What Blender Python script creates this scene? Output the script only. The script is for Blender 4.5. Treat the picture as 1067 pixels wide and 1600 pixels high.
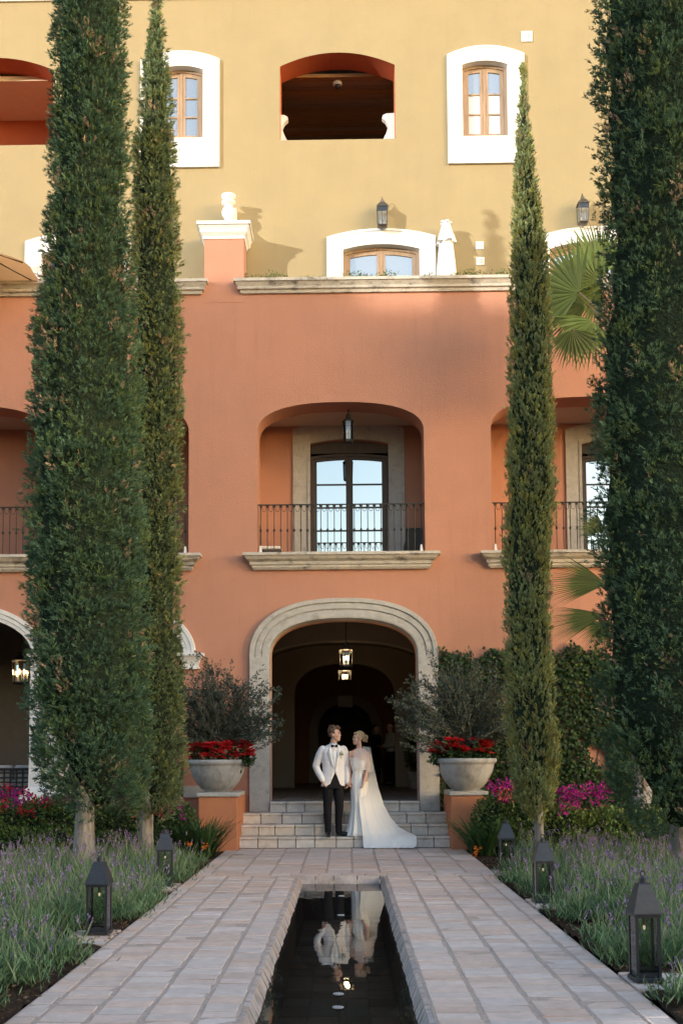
import bpy, bmesh, math, random
import numpy as np
from mathutils import Vector, Matrix

for _o in list(bpy.data.objects):
    bpy.data.objects.remove(_o)
random.seed(7)
RNG = np.random.default_rng(7)
SC = bpy.context.scene
COL = SC.collection

# ------------------------------------------------------------------ camera
F, HC = 1800.0, 1.5                      # focal length in photo pixels (1067 x 1600), eye height
YAW, PITCH, ROLL = math.radians(.93), math.radians(4.5), -.0057
CM = Matrix.Rotation(YAW, 3, 'Z') @ Matrix.Rotation(math.pi / 2 + PITCH, 3, 'X') @ Matrix.Rotation(ROLL, 3, 'Z')
_d = CM.transposed() @ Vector((0, 1, 0))
CX, CY = 540 - F * _d.x / -_d.z, 1182 + F * _d.y / -_d.z
cam = bpy.data.cameras.new('camera')
cam.sensor_fit = 'VERTICAL'; cam.sensor_height = 36; cam.sensor_width = 24
cam.lens = F / 1600 * 36
cam.shift_x, cam.shift_y = (533.5 - CX) / 1600, (CY - 800) / 1600
cam.clip_start = .05; cam.clip_end = 3000
camo = bpy.data.objects.new('camera', cam); COL.objects.link(camo)
camo.matrix_world = Matrix.Translation((0, 0, HC)) @ CM.to_4x4()
SC.camera = camo

# ------------------------------------------------------------------ sky, sun, exposure
SUND = Vector((1.2, 1, -.28)).normalized()         # the way the light travels
wd = bpy.data.worlds.new('World'); SC.world = wd; wd.use_nodes = True
nt = wd.node_tree
bg = nt.nodes['Background']
sky = nt.nodes.new('ShaderNodeTexSky'); sky.sky_type = 'NISHITA'; sky.sun_disc = False
sky.sun_elevation = math.asin(-SUND.z)
sky.sun_rotation = math.atan2(SUND.x, -SUND.y)
sky.air_density = 1.0; sky.dust_density = 1.25; sky.ozone_density = 1.0
nt.links.new(sky.outputs[0], bg.inputs[0]); bg.inputs[1].default_value = .15
sun = bpy.data.lights.new('sun', 'SUN'); sun.energy = 1.3; sun.angle = math.radians(.6); sun.color = (1, .93, .82)
suno = bpy.data.objects.new('sun', sun); COL.objects.link(suno)
suno.rotation_euler = SUND.to_track_quat('-Z', 'Y').to_euler(); suno.location = (-20, -30, 30)
SC.view_settings.view_transform = 'Standard'; SC.view_settings.look = 'None'
SC.view_settings.gamma = 1; SC.view_settings.exposure = 1.9
SC.render.engine = 'CYCLES'
SC.cycles.use_denoising = True
SC.cycles.max_bounces = 8; SC.cycles.diffuse_bounces = 5; SC.cycles.transparent_max_bounces = 12
SC.cycles.caustics_reflective = False; SC.cycles.caustics_refractive = False
SC.cycles.sample_clamp_indirect = 6

# ------------------------------------------------------------------ pixel helpers (real distances given by hand)
def ray(px, py): return CM @ Vector(((px - CX) / F, -(py - CY) / F, -1))
def W(px, py, Y):
    r = ray(px, py); t = Y / r.y
    return (r.x * t, HC + r.z * t)
def G(px, py, z=0):
    r = ray(px, py); t = (z - HC) / r.z
    return (r.x * t, r.y * t)

# ------------------------------------------------------------------ object helpers
def mesh_of(bm, smooth=False, angle=None):
    bm.normal_update()
    me = bpy.data.meshes.new('m'); bm.to_mesh(me); bm.free()
    if smooth:
        me.polygons.foreach_set('use_smooth', [True] * len(me.polygons))
    return me
def obj(name, me, mat=None, parent=None, world=True, smooth=False):
    if isinstance(me, bmesh.types.BMesh): me = mesh_of(me, smooth)
    o = bpy.data.objects.new(name, me); COL.objects.link(o)
    if mat is not None and not me.materials: me.materials.append(mat)
    if parent is not None:
        o.parent = parent
        if world and parent.type == 'EMPTY': o.matrix_parent_inverse = Matrix.Translation(-parent.location)
    return o
def tag(o, label=None, cat=None, group=None, kind=None):
    if label: o['label'] = label
    if cat: o['category'] = cat
    if group: o['group'] = group
    if kind: o['kind'] = kind
    return o
def thing(name, label, cat, loc=(0, 0, 0), group=None, rz=0):
    o = bpy.data.objects.new(name, None); COL.objects.link(o); o.location = loc; o.rotation_euler = (0, 0, rz)
    o.empty_display_size = .1
    return tag(o, label, cat, group)
def copy_tree(o, parent=None):
    c = o.copy(); COL.objects.link(c)
    if parent is not None: c.parent = parent
    for ch in list(o.children): copy_tree(ch, c)
    return c
def struct(name, me, mat, parent=None, smooth=False):
    return tag(obj(name, me, mat, parent, smooth=smooth), kind='structure')

# ------------------------------------------------------------------ bmesh helpers
def B(): return bmesh.new()
def box(bm, x0, x1, y0, y1, z0, z1, bev=0):
    v = [bm.verts.new((x, y, z)) for x in (x0, x1) for y in (y0, y1) for z in (z0, z1)]
    fs = [bm.faces.new([v[i] for i in q]) for q in ((0, 1, 3, 2), (4, 6, 7, 5), (0, 4, 5, 1), (2, 3, 7, 6), (0, 2, 6, 4), (1, 5, 7, 3))]
    if bev:
        es = list({e for f in fs for e in f.edges})
        bmesh.ops.bevel(bm, geom=es, offset=bev, segments=1, affect='EDGES')
    return bm
def bxm(*a, bev=0): return box(B(), *a, bev=bev)
def loft(bm, rings, close=True, cap=True):
    vs = [[bm.verts.new(p) for p in r] for r in rings]
    n = len(vs[0])
    for a, b in zip(vs, vs[1:]):
        for i in range(n if close else n - 1):
            j = (i + 1) % n
            bm.faces.new((a[i], a[j], b[j], b[i]))
    if cap and close:
        bm.faces.new(vs[0][::-1]); bm.faces.new(vs[-1])
    return bm
def circ(cx, cy, z, rx, ry=None, n=24, a0=0):
    ry = rx if ry is None else ry
    return [(cx + rx * math.cos(a0 + 2 * math.pi * i / n), cy + ry * math.sin(a0 + 2 * math.pi * i / n), z) for i in range(n)]
def lathe(bm, prof, cx=0, cy=0, n=28, cap=True):
    return loft(bm, [circ(cx, cy, z, r, n=n) for r, z in prof], cap=cap)
def tube(bm, pts, r, n=6, r1=None):
    pts = [Vector(p) for p in pts]; rings = []
    m = len(pts)
    for i, p in enumerate(pts):
        d = (pts[min(i + 1, m - 1)] - pts[max(i - 1, 0)])
        d = d.normalized() if d.length > 1e-9 else Vector((0, 0, 1))
        u = d.cross(Vector((0, 0, 1)) if abs(d.z) < .9 else Vector((1, 0, 0))).normalized(); v = d.cross(u)
        rr = r if r1 is None else r + (r1 - r) * i / max(1, m - 1)
        rings.append([tuple(p + (u * math.cos(2 * math.pi * k / n) + v * math.sin(2 * math.pi * k / n)) * rr) for k in range(n)])
    return loft(bm, rings)
def const(v): return lambda x: v
def arch(x0, x1, zs, zc, n=2.4):
    xc, hw = (x0 + x1) / 2, (x1 - x0) / 2
    return lambda x: zs + (zc - zs) * max(0, 1 - min(1, abs((x - xc) / hw)) ** n) ** (1 / n)
def seg(x0, x1, zs, zc):
    xc, hw = (x0 + x1) / 2, (x1 - x0) / 2
    return lambda x: zs + (zc - zs) * (1 - ((x - xc) / hw) ** 2)
def samples(x0, x1, n): return [x0 + (x1 - x0) * (.5 - .5 * math.cos(math.pi * i / n)) for i in range(n + 1)]
def hole(x0, x1, bot, top, n=18): return (x0, x1, bot if callable(bot) else const(bot), top if callable(top) else const(top), n)
def panel(x0, x1, bot, top, holes, yf, yb, n=1, reveal=True, rim=True, front=True, back=True):
    """a slab in the XZ plane (front face at yf, back at yb) with holes; its outline and holes may be curved."""
    bot = bot if callable(bot) else const(bot); top = top if callable(top) else const(top)
    xs = set(round(x, 6) for x in samples(x0, x1, n))
    for h in holes: xs |= set(round(x, 6) for x in samples(h[0], h[1], h[4]))
    xs = sorted(xs); bm = B()
    def q(*ps): 
        vs = [bm.verts.new(p) for p in ps]
        try: bm.faces.new(vs)
        except ValueError: pass
    for xa, xb in zip(xs, xs[1:]):
        hs = sorted([h for h in holes if h[0] <= xa + 1e-5 and xb <= h[1] + 1e-5], key=lambda h: h[2]((xa + xb) / 2))
        lo = (bot(xa), bot(xb)); ivs = []
        for h in hs:
            ivs.append((lo, (h[2](xa), h[2](xb)))); lo = (h[3](xa), h[3](xb))
        ivs.append((lo, (top(xa), top(xb))))
        for (a0, a1), (b0, b1) in ivs:
            if b0 - a0 < 1e-5 and b1 - a1 < 1e-5: continue
            if front: q((xa, yf, a0), (xb, yf, a1), (xb, yf, b1), (xa, yf, b0))
            if back: q((xb, yb, a1), (xa, yb, a0), (xa, yb, b0), (xb, yb, b1))
        if rim:
            q((xa, yf, top(xa)), (xb, yf, top(xb)), (xb, yb, top(xb)), (xa, yb, top(xa)))
            q((xb, yf, bot(xb)), (xa, yf, bot(xa)), (xa, yb, bot(xa)), (xb, yb, bot(xb)))
    if rim:
        q((x0, yf, bot(x0)), (x0, yf, top(x0)), (x0, yb, top(x0)), (x0, yb, bot(x0)))
        q((x1, yf, top(x1)), (x1, yf, bot(x1)), (x1, yb, bot(x1)), (x1, yb, top(x1)))
    if reveal:
        for h in holes: reveals(bm, h, yf, yb)
    bmesh.ops.remove_doubles(bm, verts=bm.verts, dist=1e-5)
    return bm
def outline(h, bottom=True):
    xs = samples(h[0], h[1], h[4])
    return [(h[0], h[2](h[0]))] + [(x, h[3](x)) for x in xs] + [(h[1], h[2](h[1]))]
def reveals(bm, h, yf, yb, bottom=True):
    pts = outline(h)
    if bottom: pts = pts + [pts[0]]
    for (xa, za), (xb, zb) in zip(pts, pts[1:]):
        if abs(xa - xb) + abs(za - zb) < 1e-6: continue
        bm.faces.new([bm.verts.new(p) for p in ((xa, yf, za), (xb, yf, zb), (xb, yb, zb), (xa, yb, za))])
    return bm
def sweep(pts, prof, y, closed=False):
    """run a moulding profile [(offset outward, projection)] along an XZ outline."""
    P = [Vector((a, b)) for a, b in pts]; Q = [P[0]]
    for p in P[1:]:
        if (p - Q[-1]).length > 1e-4: Q.append(p)
    P = Q; rings = []
    for i, p in enumerate(P):
        d0 = (p - P[i - 1]).normalized() if i else None
        d1 = (P[i + 1] - p).normalized() if i < len(P) - 1 else None
        d0 = d0 or d1; d1 = d1 or d0
        n0, n1 = Vector((-d0.y, d0.x)), Vector((-d1.y, d1.x))
        n = (n0 + n1).normalized(); k = 1 / max(.5, n.dot(n1))
        rings.append([(p.x + n.x * o * k, y - pr, p.y + n.y * o * k) for o, pr in prof])
    bm = B(); loft(bm, rings, close=False, cap=False)
    for r in (rings[0], rings[-1]):
        try: bm.faces.new([bm.verts.new(q) for q in r])
        except ValueError: pass
    return bm
def cornice(x0, x1, yw, prof, back=.0):
    """moulding with returned ends: prof = [(z, projection)] from top to bottom."""
    rings = [[(x0 - p, yw + back, z), (x0 - p, yw - p, z), (x1 + p, yw - p, z), (x1 + p, yw + back, z)] for z, p in prof]
    bm = B(); loft(bm, rings, close=True, cap=True); return bm

# ------------------------------------------------------------------ materials
MATS = {}
def mat(name, col, rough=.8, var=.0, vscale=6, bump=0, bscale=60, metal=0, spec=.5, col2=None, c2scale=2, c2lo=.5, c2hi=.7, rand=0, stretch=None, coat=0, sub=0, streak=0):
    m = bpy.data.materials.new(name); m.use_nodes = True
    t = m.node_tree; N = t.nodes; L = t.links; p = N['Principled BSDF']
    p.inputs['Roughness'].default_value = rough; p.inputs['Metallic'].default_value = metal
    p.inputs['Specular IOR Level'].default_value = spec
    if coat: p.inputs['Coat Weight'].default_value = coat
    tc = N.new('ShaderNodeTexCoord'); src = tc.outputs['Object']
    gm = N.new('ShaderNodeNewGeometry')
    if stretch:
        mp = N.new('ShaderNodeMapping'); mp.inputs['Scale'].default_value = stretch
        L.new(gm.outputs['Position'], mp.inputs[0]); src = mp.outputs[0]
    else: src = gm.outputs['Position']
    rgb = N.new('ShaderNodeRGB'); rgb.outputs[0].default_value = (*col, 1); cur = rgb.outputs[0]
    if col2:
        n = N.new('ShaderNodeTexNoise'); n.inputs['Scale'].default_value = c2scale; n.inputs['Detail'].default_value = 8; n.inputs['Roughness'].default_value = .65
        L.new(src, n.inputs['Vector'])
        r = N.new('ShaderNodeMapRange'); r.inputs[1].default_value = c2lo; r.inputs[2].default_value = c2hi
        L.new(n.outputs['Fac'], r.inputs[0])
        mx = N.new('ShaderNodeMix'); mx.data_type = 'RGBA'; L.new(r.outputs[0], mx.inputs[0]); L.new(cur, mx.inputs[6]); mx.inputs[7].default_value = (*col2, 1)
        cur = mx.outputs[2]
    if streak:
        mp2 = N.new('ShaderNodeMapping'); mp2.inputs['Scale'].default_value = (5, 5, .35); L.new(gm.outputs['Position'], mp2.inputs[0])
        n = N.new('ShaderNodeTexNoise'); n.inputs['Scale'].default_value = 1.6; n.inputs['Detail'].default_value = 9; n.inputs['Roughness'].default_value = .7; L.new(mp2.outputs[0], n.inputs['Vector'])
        r = N.new('ShaderNodeMapRange'); r.inputs[1].default_value = .52; r.inputs[2].default_value = .82; r.inputs[4].default_value = streak; L.new(n.outputs['Fac'], r.inputs[0])
        mx = N.new('ShaderNodeMix'); mx.data_type = 'RGBA'; L.new(r.outputs[0], mx.inputs[0]); L.new(cur, mx.inputs[6]); mx.inputs[7].default_value = (col[0] * .55, col[1] * .55, col[2] * .58, 1)
        cur = mx.outputs[2]
    if var or rand:
        hs = N.new('ShaderNodeHueSaturation'); L.new(cur, hs.inputs['Color']); val = None
        if var:
            n = N.new('ShaderNodeTexNoise'); n.inputs['Scale'].default_value = vscale; n.inputs['Detail'].default_value = 6; n.inputs['Roughness'].default_value = .6
            L.new(src, n.inputs['Vector'])
            r = N.new('ShaderNodeMapRange'); r.inputs[1].default_value = .25; r.inputs[2].default_value = .75
            r.inputs[3].default_value = 1 - var; r.inputs[4].default_value = 1 + var; L.new(n.outputs['Fac'], r.inputs[0]); val = r.outputs[0]
        if rand:
            oi = N.new('ShaderNodeObjectInfo'); r = N.new('ShaderNodeMapRange'); r.inputs[3].default_value = 1 - rand; r.inputs[4].default_value = 1 + rand
            L.new(oi.outputs['Random'], r.inputs[0])
            if val is None: val = r.outputs[0]
            else:
                mu = N.new('ShaderNodeMath'); mu.operation = 'MULTIPLY'; L.new(val, mu.inputs[0]); L.new(r.outputs[0], mu.inputs[1]); val = mu.outputs[0]
            r2 = N.new('ShaderNodeMath'); r2.operation = 'MULTIPLY'; r2.inputs[1].default_value = 17.31; L.new(oi.outputs['Random'], r2.inputs[0])
            r3 = N.new('ShaderNodeMath'); r3.operation = 'FRACT'; L.new(r2.outputs[0], r3.inputs[0])
            r4 = N.new('ShaderNodeMapRange'); r4.inputs[3].default_value = .7; r4.inputs[4].default_value = 1.25; L.new(r3.outputs[0], r4.inputs[0])
            L.new(r4.outputs[0], hs.inputs['Saturation'])
        L.new(val, hs.inputs['Value']); cur = hs.outputs[0]
    L.new(cur, p.inputs['Base Color'])
    if bump:
        n = N.new('ShaderNodeTexNoise'); n.inputs['Scale'].default_value = bscale; n.inputs['Detail'].default_value = 6; L.new(src, n.inputs['Vector'])
        b = N.new('ShaderNodeBump'); b.inputs['Strength'].default_value = 1; b.inputs['Distance'].default_value = bump
        L.new(n.outputs['Fac'], b.inputs['Height']); L.new(b.outputs[0], p.inputs['Normal'])
    MATS[name] = m
    return m
def leafmat(name, rough=.55, trans=.25, spec=.3):
    m = bpy.data.materials.new(name); m.use_nodes = True
    t = m.node_tree; N = t.nodes; L = t.links; p = N['Principled BSDF']
    a = N.new('ShaderNodeAttribute'); a.attribute_name = 'tint'
    L.new(a.outputs['Color'], p.inputs['Base Color']); p.inputs['Roughness'].default_value = rough
    p.inputs['Specular IOR Level'].default_value = spec
    tr = N.new('ShaderNodeBsdfTranslucent'); L.new(a.outputs['Color'], tr.inputs[0])
    mx = N.new('ShaderNodeMixShader'); mx.inputs[0].default_value = trans
    L.new(p.outputs[0], mx.inputs[1]); L.new(tr.outputs[0], mx.inputs[2]); L.new(mx.outputs[0], N['Material Output'].inputs[0])
    return m
def emis(name, col, s):
    m = bpy.data.materials.new(name); m.use_nodes = True; p = m.node_tree.nodes['Principled BSDF']
    p.inputs['Base Color'].default_value = (*col, 1); p.inputs['Emission Color'].default_value = (*col, 1); p.inputs['Emission Strength'].default_value = s
    return m
def glassmat(name, tint=(.9, .92, .92), refl=.12, rough=.02, body=None):
    """pane: mirror-like coat over clear (or, with body, over an opaque dark room behind it)."""
    m = bpy.data.materials.new(name); m.use_nodes = True
    t = m.node_tree; N = t.nodes; L = t.links; N.remove(N['Principled BSDF'])
    g = N.new('ShaderNodeBsdfGlossy'); g.inputs['Roughness'].default_value = rough; g.inputs['Color'].default_value = (.95, .97, .97, 1)
    if body: b = N.new('ShaderNodeBsdfDiffuse'); b.inputs[0].default_value = (*body, 1)
    else: b = N.new('ShaderNodeBsdfTransparent'); b.inputs[0].default_value = (*tint, 1)
    lw = N.new('ShaderNodeFresnel'); lw.inputs[0].default_value = 1.5
    ad = N.new('ShaderNodeMath'); ad.operation = 'ADD'; ad.use_clamp = True; ad.inputs[1].default_value = refl; L.new(lw.outputs[0], ad.inputs[0])
    mx = N.new('ShaderNodeMixShader'); L.new(ad.outputs[0], mx.inputs[0]); L.new(b.outputs[0], mx.inputs[1]); L.new(g.outputs[0], mx.inputs[2])
    L.new(mx.outputs[0], N['Material Output'].inputs[0])
    return m

ORANGE = mat('orange_plaster', (.475, .232, .155), .9, var=.05, vscale=1.3, bump=.004, bscale=55, spec=.2, col2=(.45, .225, .155), c2scale=.7, c2lo=.45, c2hi=.75, streak=.22)
PEDP = mat('pedestal_plaster', (.52, .205, .10), .9, var=.07, vscale=1.6, bump=.004, bscale=55, spec=.2, col2=(.46, .19, .10), c2scale=2.5, c2lo=.5, c2hi=.75)
SUNLITP = mat('sunlit_orange_plaster', (.325, .262, .150), .9, var=.05, vscale=1.5, bump=.004, bscale=55, spec=.2, col2=(.315, .256, .152), c2scale=.8, streak=.12)  # the orange paint as sunlight turns it, put into the base colour
SHADEP = mat('shaded_orange_plaster', (.50, .14, .065), .9, var=.06, vscale=2, bump=.003, bscale=60, spec=.2)  # same orange paint with its deep shade tone put into the colour
CREAM = mat('cream_plaster', (.52, .42, .32), .9, var=.06, vscale=2, bump=.003, bscale=50, spec=.2)
TANC = mat('tan_ceiling_plaster', (.80, .62, .42), .9, var=.05, spec=.2)
WHITE = mat('white_stone', (.72, .715, .70), .85, var=.04, vscale=8, bump=.003, bscale=40, spec=.2, col2=(.70, .68, .63), c2scale=3, c2lo=.58, c2hi=.8)
STONE = mat('grey_cantera_stone', (.44, .42, .385), .88, var=.14, vscale=9, bump=.006, bscale=30, spec=.2, col2=(.27, .25, .22), c2scale=5, c2lo=.55, c2hi=.75)
LEDGE = mat('weathered_ledge_stone', (.50, .46, .40), .9, var=.16, vscale=12, bump=.008, bscale=25, spec=.2, col2=(.10, .09, .08), c2scale=4, c2lo=.52, c2hi=.72, stretch=(1, 1, 2.2))
STEPM = mat('step_stone', (.62, .56, .49), .85, var=.12, vscale=10, bump=.005, bscale=35, spec=.25, rand=.1, col2=(.46, .41, .36), c2scale=6, c2lo=.52, c2hi=.7)
PAVER = mat('pink_grey_paver', (.57, .445, .38), .85, var=.13, vscale=9, bump=.006, bscale=40, spec=.25, rand=.075, col2=(.50, .40, .345), c2scale=3, c2lo=.5, c2hi=.7)
JOINT = mat('sandy_joint', (.45, .355, .30), .95, var=.25, vscale=40, bump=.012, bscale=90, spec=.1)
RIMM = mat('pool_rim_stone', (.42, .34, .30), .8, var=.16, vscale=12, bump=.008, bscale=45, spec=.3, rand=.1, col2=(.26, .22, .2), c2scale=5)
TILE = mat('dark_pool_tile', (.24, .20, .17), .5, var=.2, vscale=8, rand=.2)
GROUT = mat('pool_grout', (.33, .29, .26), .8)
SOIL = mat('garden_soil', (.05, .033, .022), .95, var=.4, vscale=30, bump=.05, bscale=40, spec=.1)
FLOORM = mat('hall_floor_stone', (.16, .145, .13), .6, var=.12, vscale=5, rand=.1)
WOOD = mat('weathered_oak', (.36, .25, .165), .6, var=.2, vscale=14, bump=.002, stretch=(1, 1, .15), col2=(.24, .155, .10), c2scale=10)
DARKWOOD = mat('dark_walnut', (.055, .035, .025), .55, var=.25, vscale=14, stretch=(1, 1, .15))
PLANK = mat('dark_ceiling_plank', (.30, .18, .10), .7, var=.3, vscale=8, stretch=(.3, 3, 3), rand=.2)
IRON = mat('wrought_iron', (.022, .021, .02), .55, var=.2, vscale=40, metal=.3)
BLACKM = mat('black_painted_metal', (.030, .033, .038), .40, var=.2, vscale=25, metal=.2, spec=.5, bump=.001, bscale=40)
BRONZE = mat('aged_bronze', (.10, .085, .07), .5, var=.2, metal=.5)
BARK = mat('grey_bark', (.34, .32, .295), .95, var=.3, vscale=9, bump=.02, bscale=22, stretch=(1, 1, .25), col2=(.14, .105, .08), c2scale=9, c2lo=.5, c2hi=.65)
TWIG = mat('olive_twig', (.13, .115, .09), .9, var=.2)
CONC = mat('bowl_concrete', (.36, .35, .335), .85, var=.12, vscale=5, bump=.005, bscale=30, spec=.25, col2=(.13, .125, .12), c2scale=3.5, c2lo=.46, c2hi=.74, stretch=(1.4, 1.4, .7))
CANVAS = mat('white_canvas', (.80, .79, .76), .9, var=.03, spec=.1)
TANCAN = mat('tan_canvas', (.70, .50, .32), .9, var=.03, spec=.1)
_t = TANCAN.node_tree; _tr = _t.nodes.new('ShaderNodeBsdfTranslucent'); _tr.inputs[0].default_value = (.75, .45, .22, 1); _mx = _t.nodes.new('ShaderNodeMixShader'); _mx.inputs[0].default_value = .5
_t.links.new(_t.nodes['Principled BSDF'].outputs[0], _mx.inputs[1]); _t.links.new(_tr.outputs[0], _mx.inputs[2]); _t.links.new(_mx.outputs[0], _t.nodes['Material Output'].inputs[0])
TERRA = mat('terracotta_pot', (.30, .14, .08), .8, var=.15, vscale=8)
LEAF = leafmat('leaf'); NEEDLE = leafmat('cypress_needle', .75, .36, .1); PETAL = leafmat('petal', .6, .35, .2)
SKYGLASS = glassmat('coated_window_glass', refl=.40, body=(.03, .03, .03))
BLUEGLASS = glassmat('window_glass', refl=.36, body=(.20, .20, .19))
CLEAR = glassmat('clear_glass', (.86, .88, .86), refl=.03)
CURTGLASS = glassmat('curtained_window_glass', refl=.10, body=(.62, .62, .60))
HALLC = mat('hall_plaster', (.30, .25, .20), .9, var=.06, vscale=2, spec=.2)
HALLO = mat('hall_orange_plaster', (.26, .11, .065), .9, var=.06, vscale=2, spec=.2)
DARKG = mat('dark_grout', (.25, .23, .205), .95, var=.2)
BULB = emis('warm_bulb', (1, .62, .25), 4)
# ================================================================== SETTING
WALL, YU = 20.3, 20.93            # lower wall face, set-back upper wall face
FLOOR = .72                      # hall floor
Y0 = 19.1                        # foot of the steps
RISE, TREAD = .18, .33

# ground sheet with the pool cut out, soil beds on it
PX0, PX1, PY0, PY1 = -.60, .47, 2.6, 14.73      # pool edge at paving level
def flat(rects, z):
    bm = B()
    for x0, x1, y0, y1 in rects: bm.faces.new([bm.verts.new(p) for p in ((x0, y0, z), (x1, y0, z), (x1, y1, z), (x0, y1, z))])
    return bm
GX = 400
struct('ground', flat([(-GX, PX0 - .1, -GX, GX), (PX1 + .1, GX, -GX, GX), (PX0 - .1, PX1 + .1, -GX, PY0 - .1), (PX0 - .1, PX1 + .1, PY1 + .1, GX)], -.06), SOIL)
def soil(name, x0, x1, y0, y1, seed):
    bm = B(); nx, ny = int((x1 - x0) / .09), int((y1 - y0) / .12); r = np.random.default_rng(seed)
    hz = r.uniform(-.02, .035, (nx + 1, ny + 1))
    vs = [[bm.verts.new((x0 + (x1 - x0) * i / nx, y0 + (y1 - y0) * j / ny, -.03 + hz[i, j])) for j in range(ny + 1)] for i in range(nx + 1)]
    for i in range(nx):
        for j in range(ny): bm.faces.new((vs[i][j], vs[i + 1][j], vs[i + 1][j + 1], vs[i][j + 1]))
    o = struct(name, bm, SOIL); return o
soil('soil_bed_left', -7.4, -1.97, 4, 18.6, 3); soil('soil_bed_right', 1.9, 7.2, 4, 18.6, 4)

# pavers: worn slabs laid in lanes with sandy joints between
def paver_meshes(m, k=8):
    out = []
    r = random.Random(5)
    for _ in range(k):
        bm = B(); j = lambda s=.03: r.uniform(-s, s)
        c = [(-.5, -.5), (.5, -.5), (.5, .5), (-.5, .5)]
        ring0 = [(x, y, -1) for x, y in c]
        ring1 = [(x * .99 + j(.012), y * .98 + j(.02), -.12) for x, y in c]
        ring2 = [(x * .955 + j(.015), y * .945 + j(.02), j(.03)) for x, y in c]
        loft(bm, [ring0, ring1, ring2])
        me = mesh_of(bm); me.materials.append(m); out.append(me)
    return out
PM = paver_meshes(PAVER)
def lay(parent, x0, x1, y0, y1, z=0, me=None, name='paver', h=.05, tilt=.003):
    o = bpy.data.objects.new(name, random.choice(me or PM)); COL.objects.link(o)
    o.location = ((x0 + x1) / 2, (y0 + y1) / 2, z + random.uniform(-.004, .003)); o.scale = (x1 - x0, y1 - y0, h)
    o.rotation_euler = (random.uniform(-tilt, tilt), random.uniform(-tilt, tilt), random.uniform(-.008, .008) + random.choice((0, math.pi)))
    o.parent = parent
    return o
def lanes(parent, edges, ya, yb, lens, gap=.028):
    for a, b in zip(edges, edges[1:]):
        y = ya - random.uniform(0, .12)
        while y < yb - .05:
            l = random.uniform(*lens) if random.random() > .15 else lens[0] * .7
            e = min(y + l, yb)
            if e - y > .06: lay(parent, a + gap / 2, b - gap / 2 + random.uniform(-.012, .008), y, e - .012)
            y += l
pl = struct('paved_path_left', bxm(-1.95, PX0 - .029, 2.5, 14.75, -.05, -.004), JOINT)
lanes(pl, [-1.95, -1.79, -1.49, -1.18, -.87, PX0 - .03], 4.6, 14.75, (.16, .235))
pr = struct('paved_path_right', bxm(PX1 + .029, 1.85, 2.5, 14.75, -.05, -.004), JOINT)
lanes(pr, [PX1 + .03, .79, 1.11, 1.42, 1.69, 1.85], 4.6, 14.75, (.16, .235))
fc = struct('forecourt', bxm(-1.95, 1.9, 14.76, Y0 + .3, -.05, -.004), JOINT)
lanes(fc, [-1.95, -1.75, -1.35, -.97, -.60, -.26, .08, .43, .79, 1.15, 1.55, 1.9], 15.05, Y0, (.28, .48), .026)
x = -1.95
while x < 1.85:
    w = random.uniform(.26, .36); lay(fc, x, min(x + w, 1.9) - .02, 14.78, 15.03); x += w
# little lantern pads off the path
PADS = [(-2.35, -1.97, 9.45, 10.2), (-2.35, -1.97, 13.3, 13.95), (1.87, 2.32, 11.6, 12.3), (1.87, 2.3, 7.6, 8.15), (1.92, 2.35, 14.9, 15.5)]
for x0, x1, y0, y1 in PADS:
    p = struct('lantern_pad', bxm(x0, x1, y0, y1, -.05, -.012), JOINT)
    y = y0
    while y < y1 - .05:
        l = min(random.uniform(.18, .24), y1 - y); s = x0 + random.uniform(.1, .2)
        lay(p, x0, s - .02, y, y + l - .012); lay(p, s, x1, y, y + l - .012); y += l

# pool: sloped rim stones, basin, dark floor tiles, water
WZ = -.10
pool = struct('pool_basin', None or bxm(PX0 - .1, PX1 + .1, PY0 - .1, PY1 + .1, -.62, -.56), GROUT)
bm = B()
for x0, x1, y0, y1 in ((PX0 - .1, PX0 + .055, PY0, PY1), (PX1 - .055, PX1 + .1, PY0, PY1), (PX0 - .1, PX1 + .1, PY1 - .05, PY1 + .1), (PX0 - .1, PX1 + .1, PY0 - .1, PY0)):
    box(bm, x0, x1, y0, y1, -.56, -.13)
struct('basin_wall', bm, GROUT, pool)
def rim(pts_a, pts_b, name='rim_stone'):
    """wedge stone: (top outer, top inner, low inner, low outer) at both ends"""
    bm = B(); loft(bm, [pts_a, pts_b]); bmesh.ops.recalc_face_normals(bm, faces=bm.faces)
    return obj(name, bm, RIMM, pool)
for s, xe in ((1, PX0), (-1, PX1)):
    y = PY0
    while y < PY1 - .02:
        l = min(random.uniform(.10, .15), PY1 - y); k = random.uniform(-.004, .004); a = y + .006; b = y + l - .006
        sec = lambda yy: [(xe - s * .028, yy, -.004 + k), (xe + s * .004, yy, -.008 + k), (xe + s * .062 + s * k * 2, yy, -.128), (xe - s * .028, yy, -.128)]
        rim(sec(a), sec(b)); y += l
x = PX0
while x < PX1 - .02:
    l = min(random.uniform(.2, .3), PX1 - x)
    sec = lambda xx: [(xx, PY1 + .03, -.003), (xx, PY1 - .004, -.006), (xx, PY1 - .05, -.128), (xx, PY1 + .03, -.128)]
    rim(sec(x + .006), sec(x + l - .006)); x += l
TM = paver_meshes(TILE, 3)
ny = 28
for i in range(4):
    for j in range(ny):
        w = (PX1 - PX0 - .11) / 4; l = (PY1 - .05 - 5.2) / ny
        lay(pool, PX0 + .055 + i * w + .006, PX0 + .055 + (i + 1) * w - .006, 5.2 + j * l + .006, 5.2 + (j + 1) * l - .006, -.54, TM, 'pool_tile', .03, .002)
bm = flat([(PX0 + .02, PX1 - .02, PY0, PY1 - .02)], WZ)
wm = bpy.data.materials.new('still_water'); wm.use_nodes = True
t = wm.node_tree; N = t.nodes; N.remove(N['Principled BSDF'])
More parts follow.
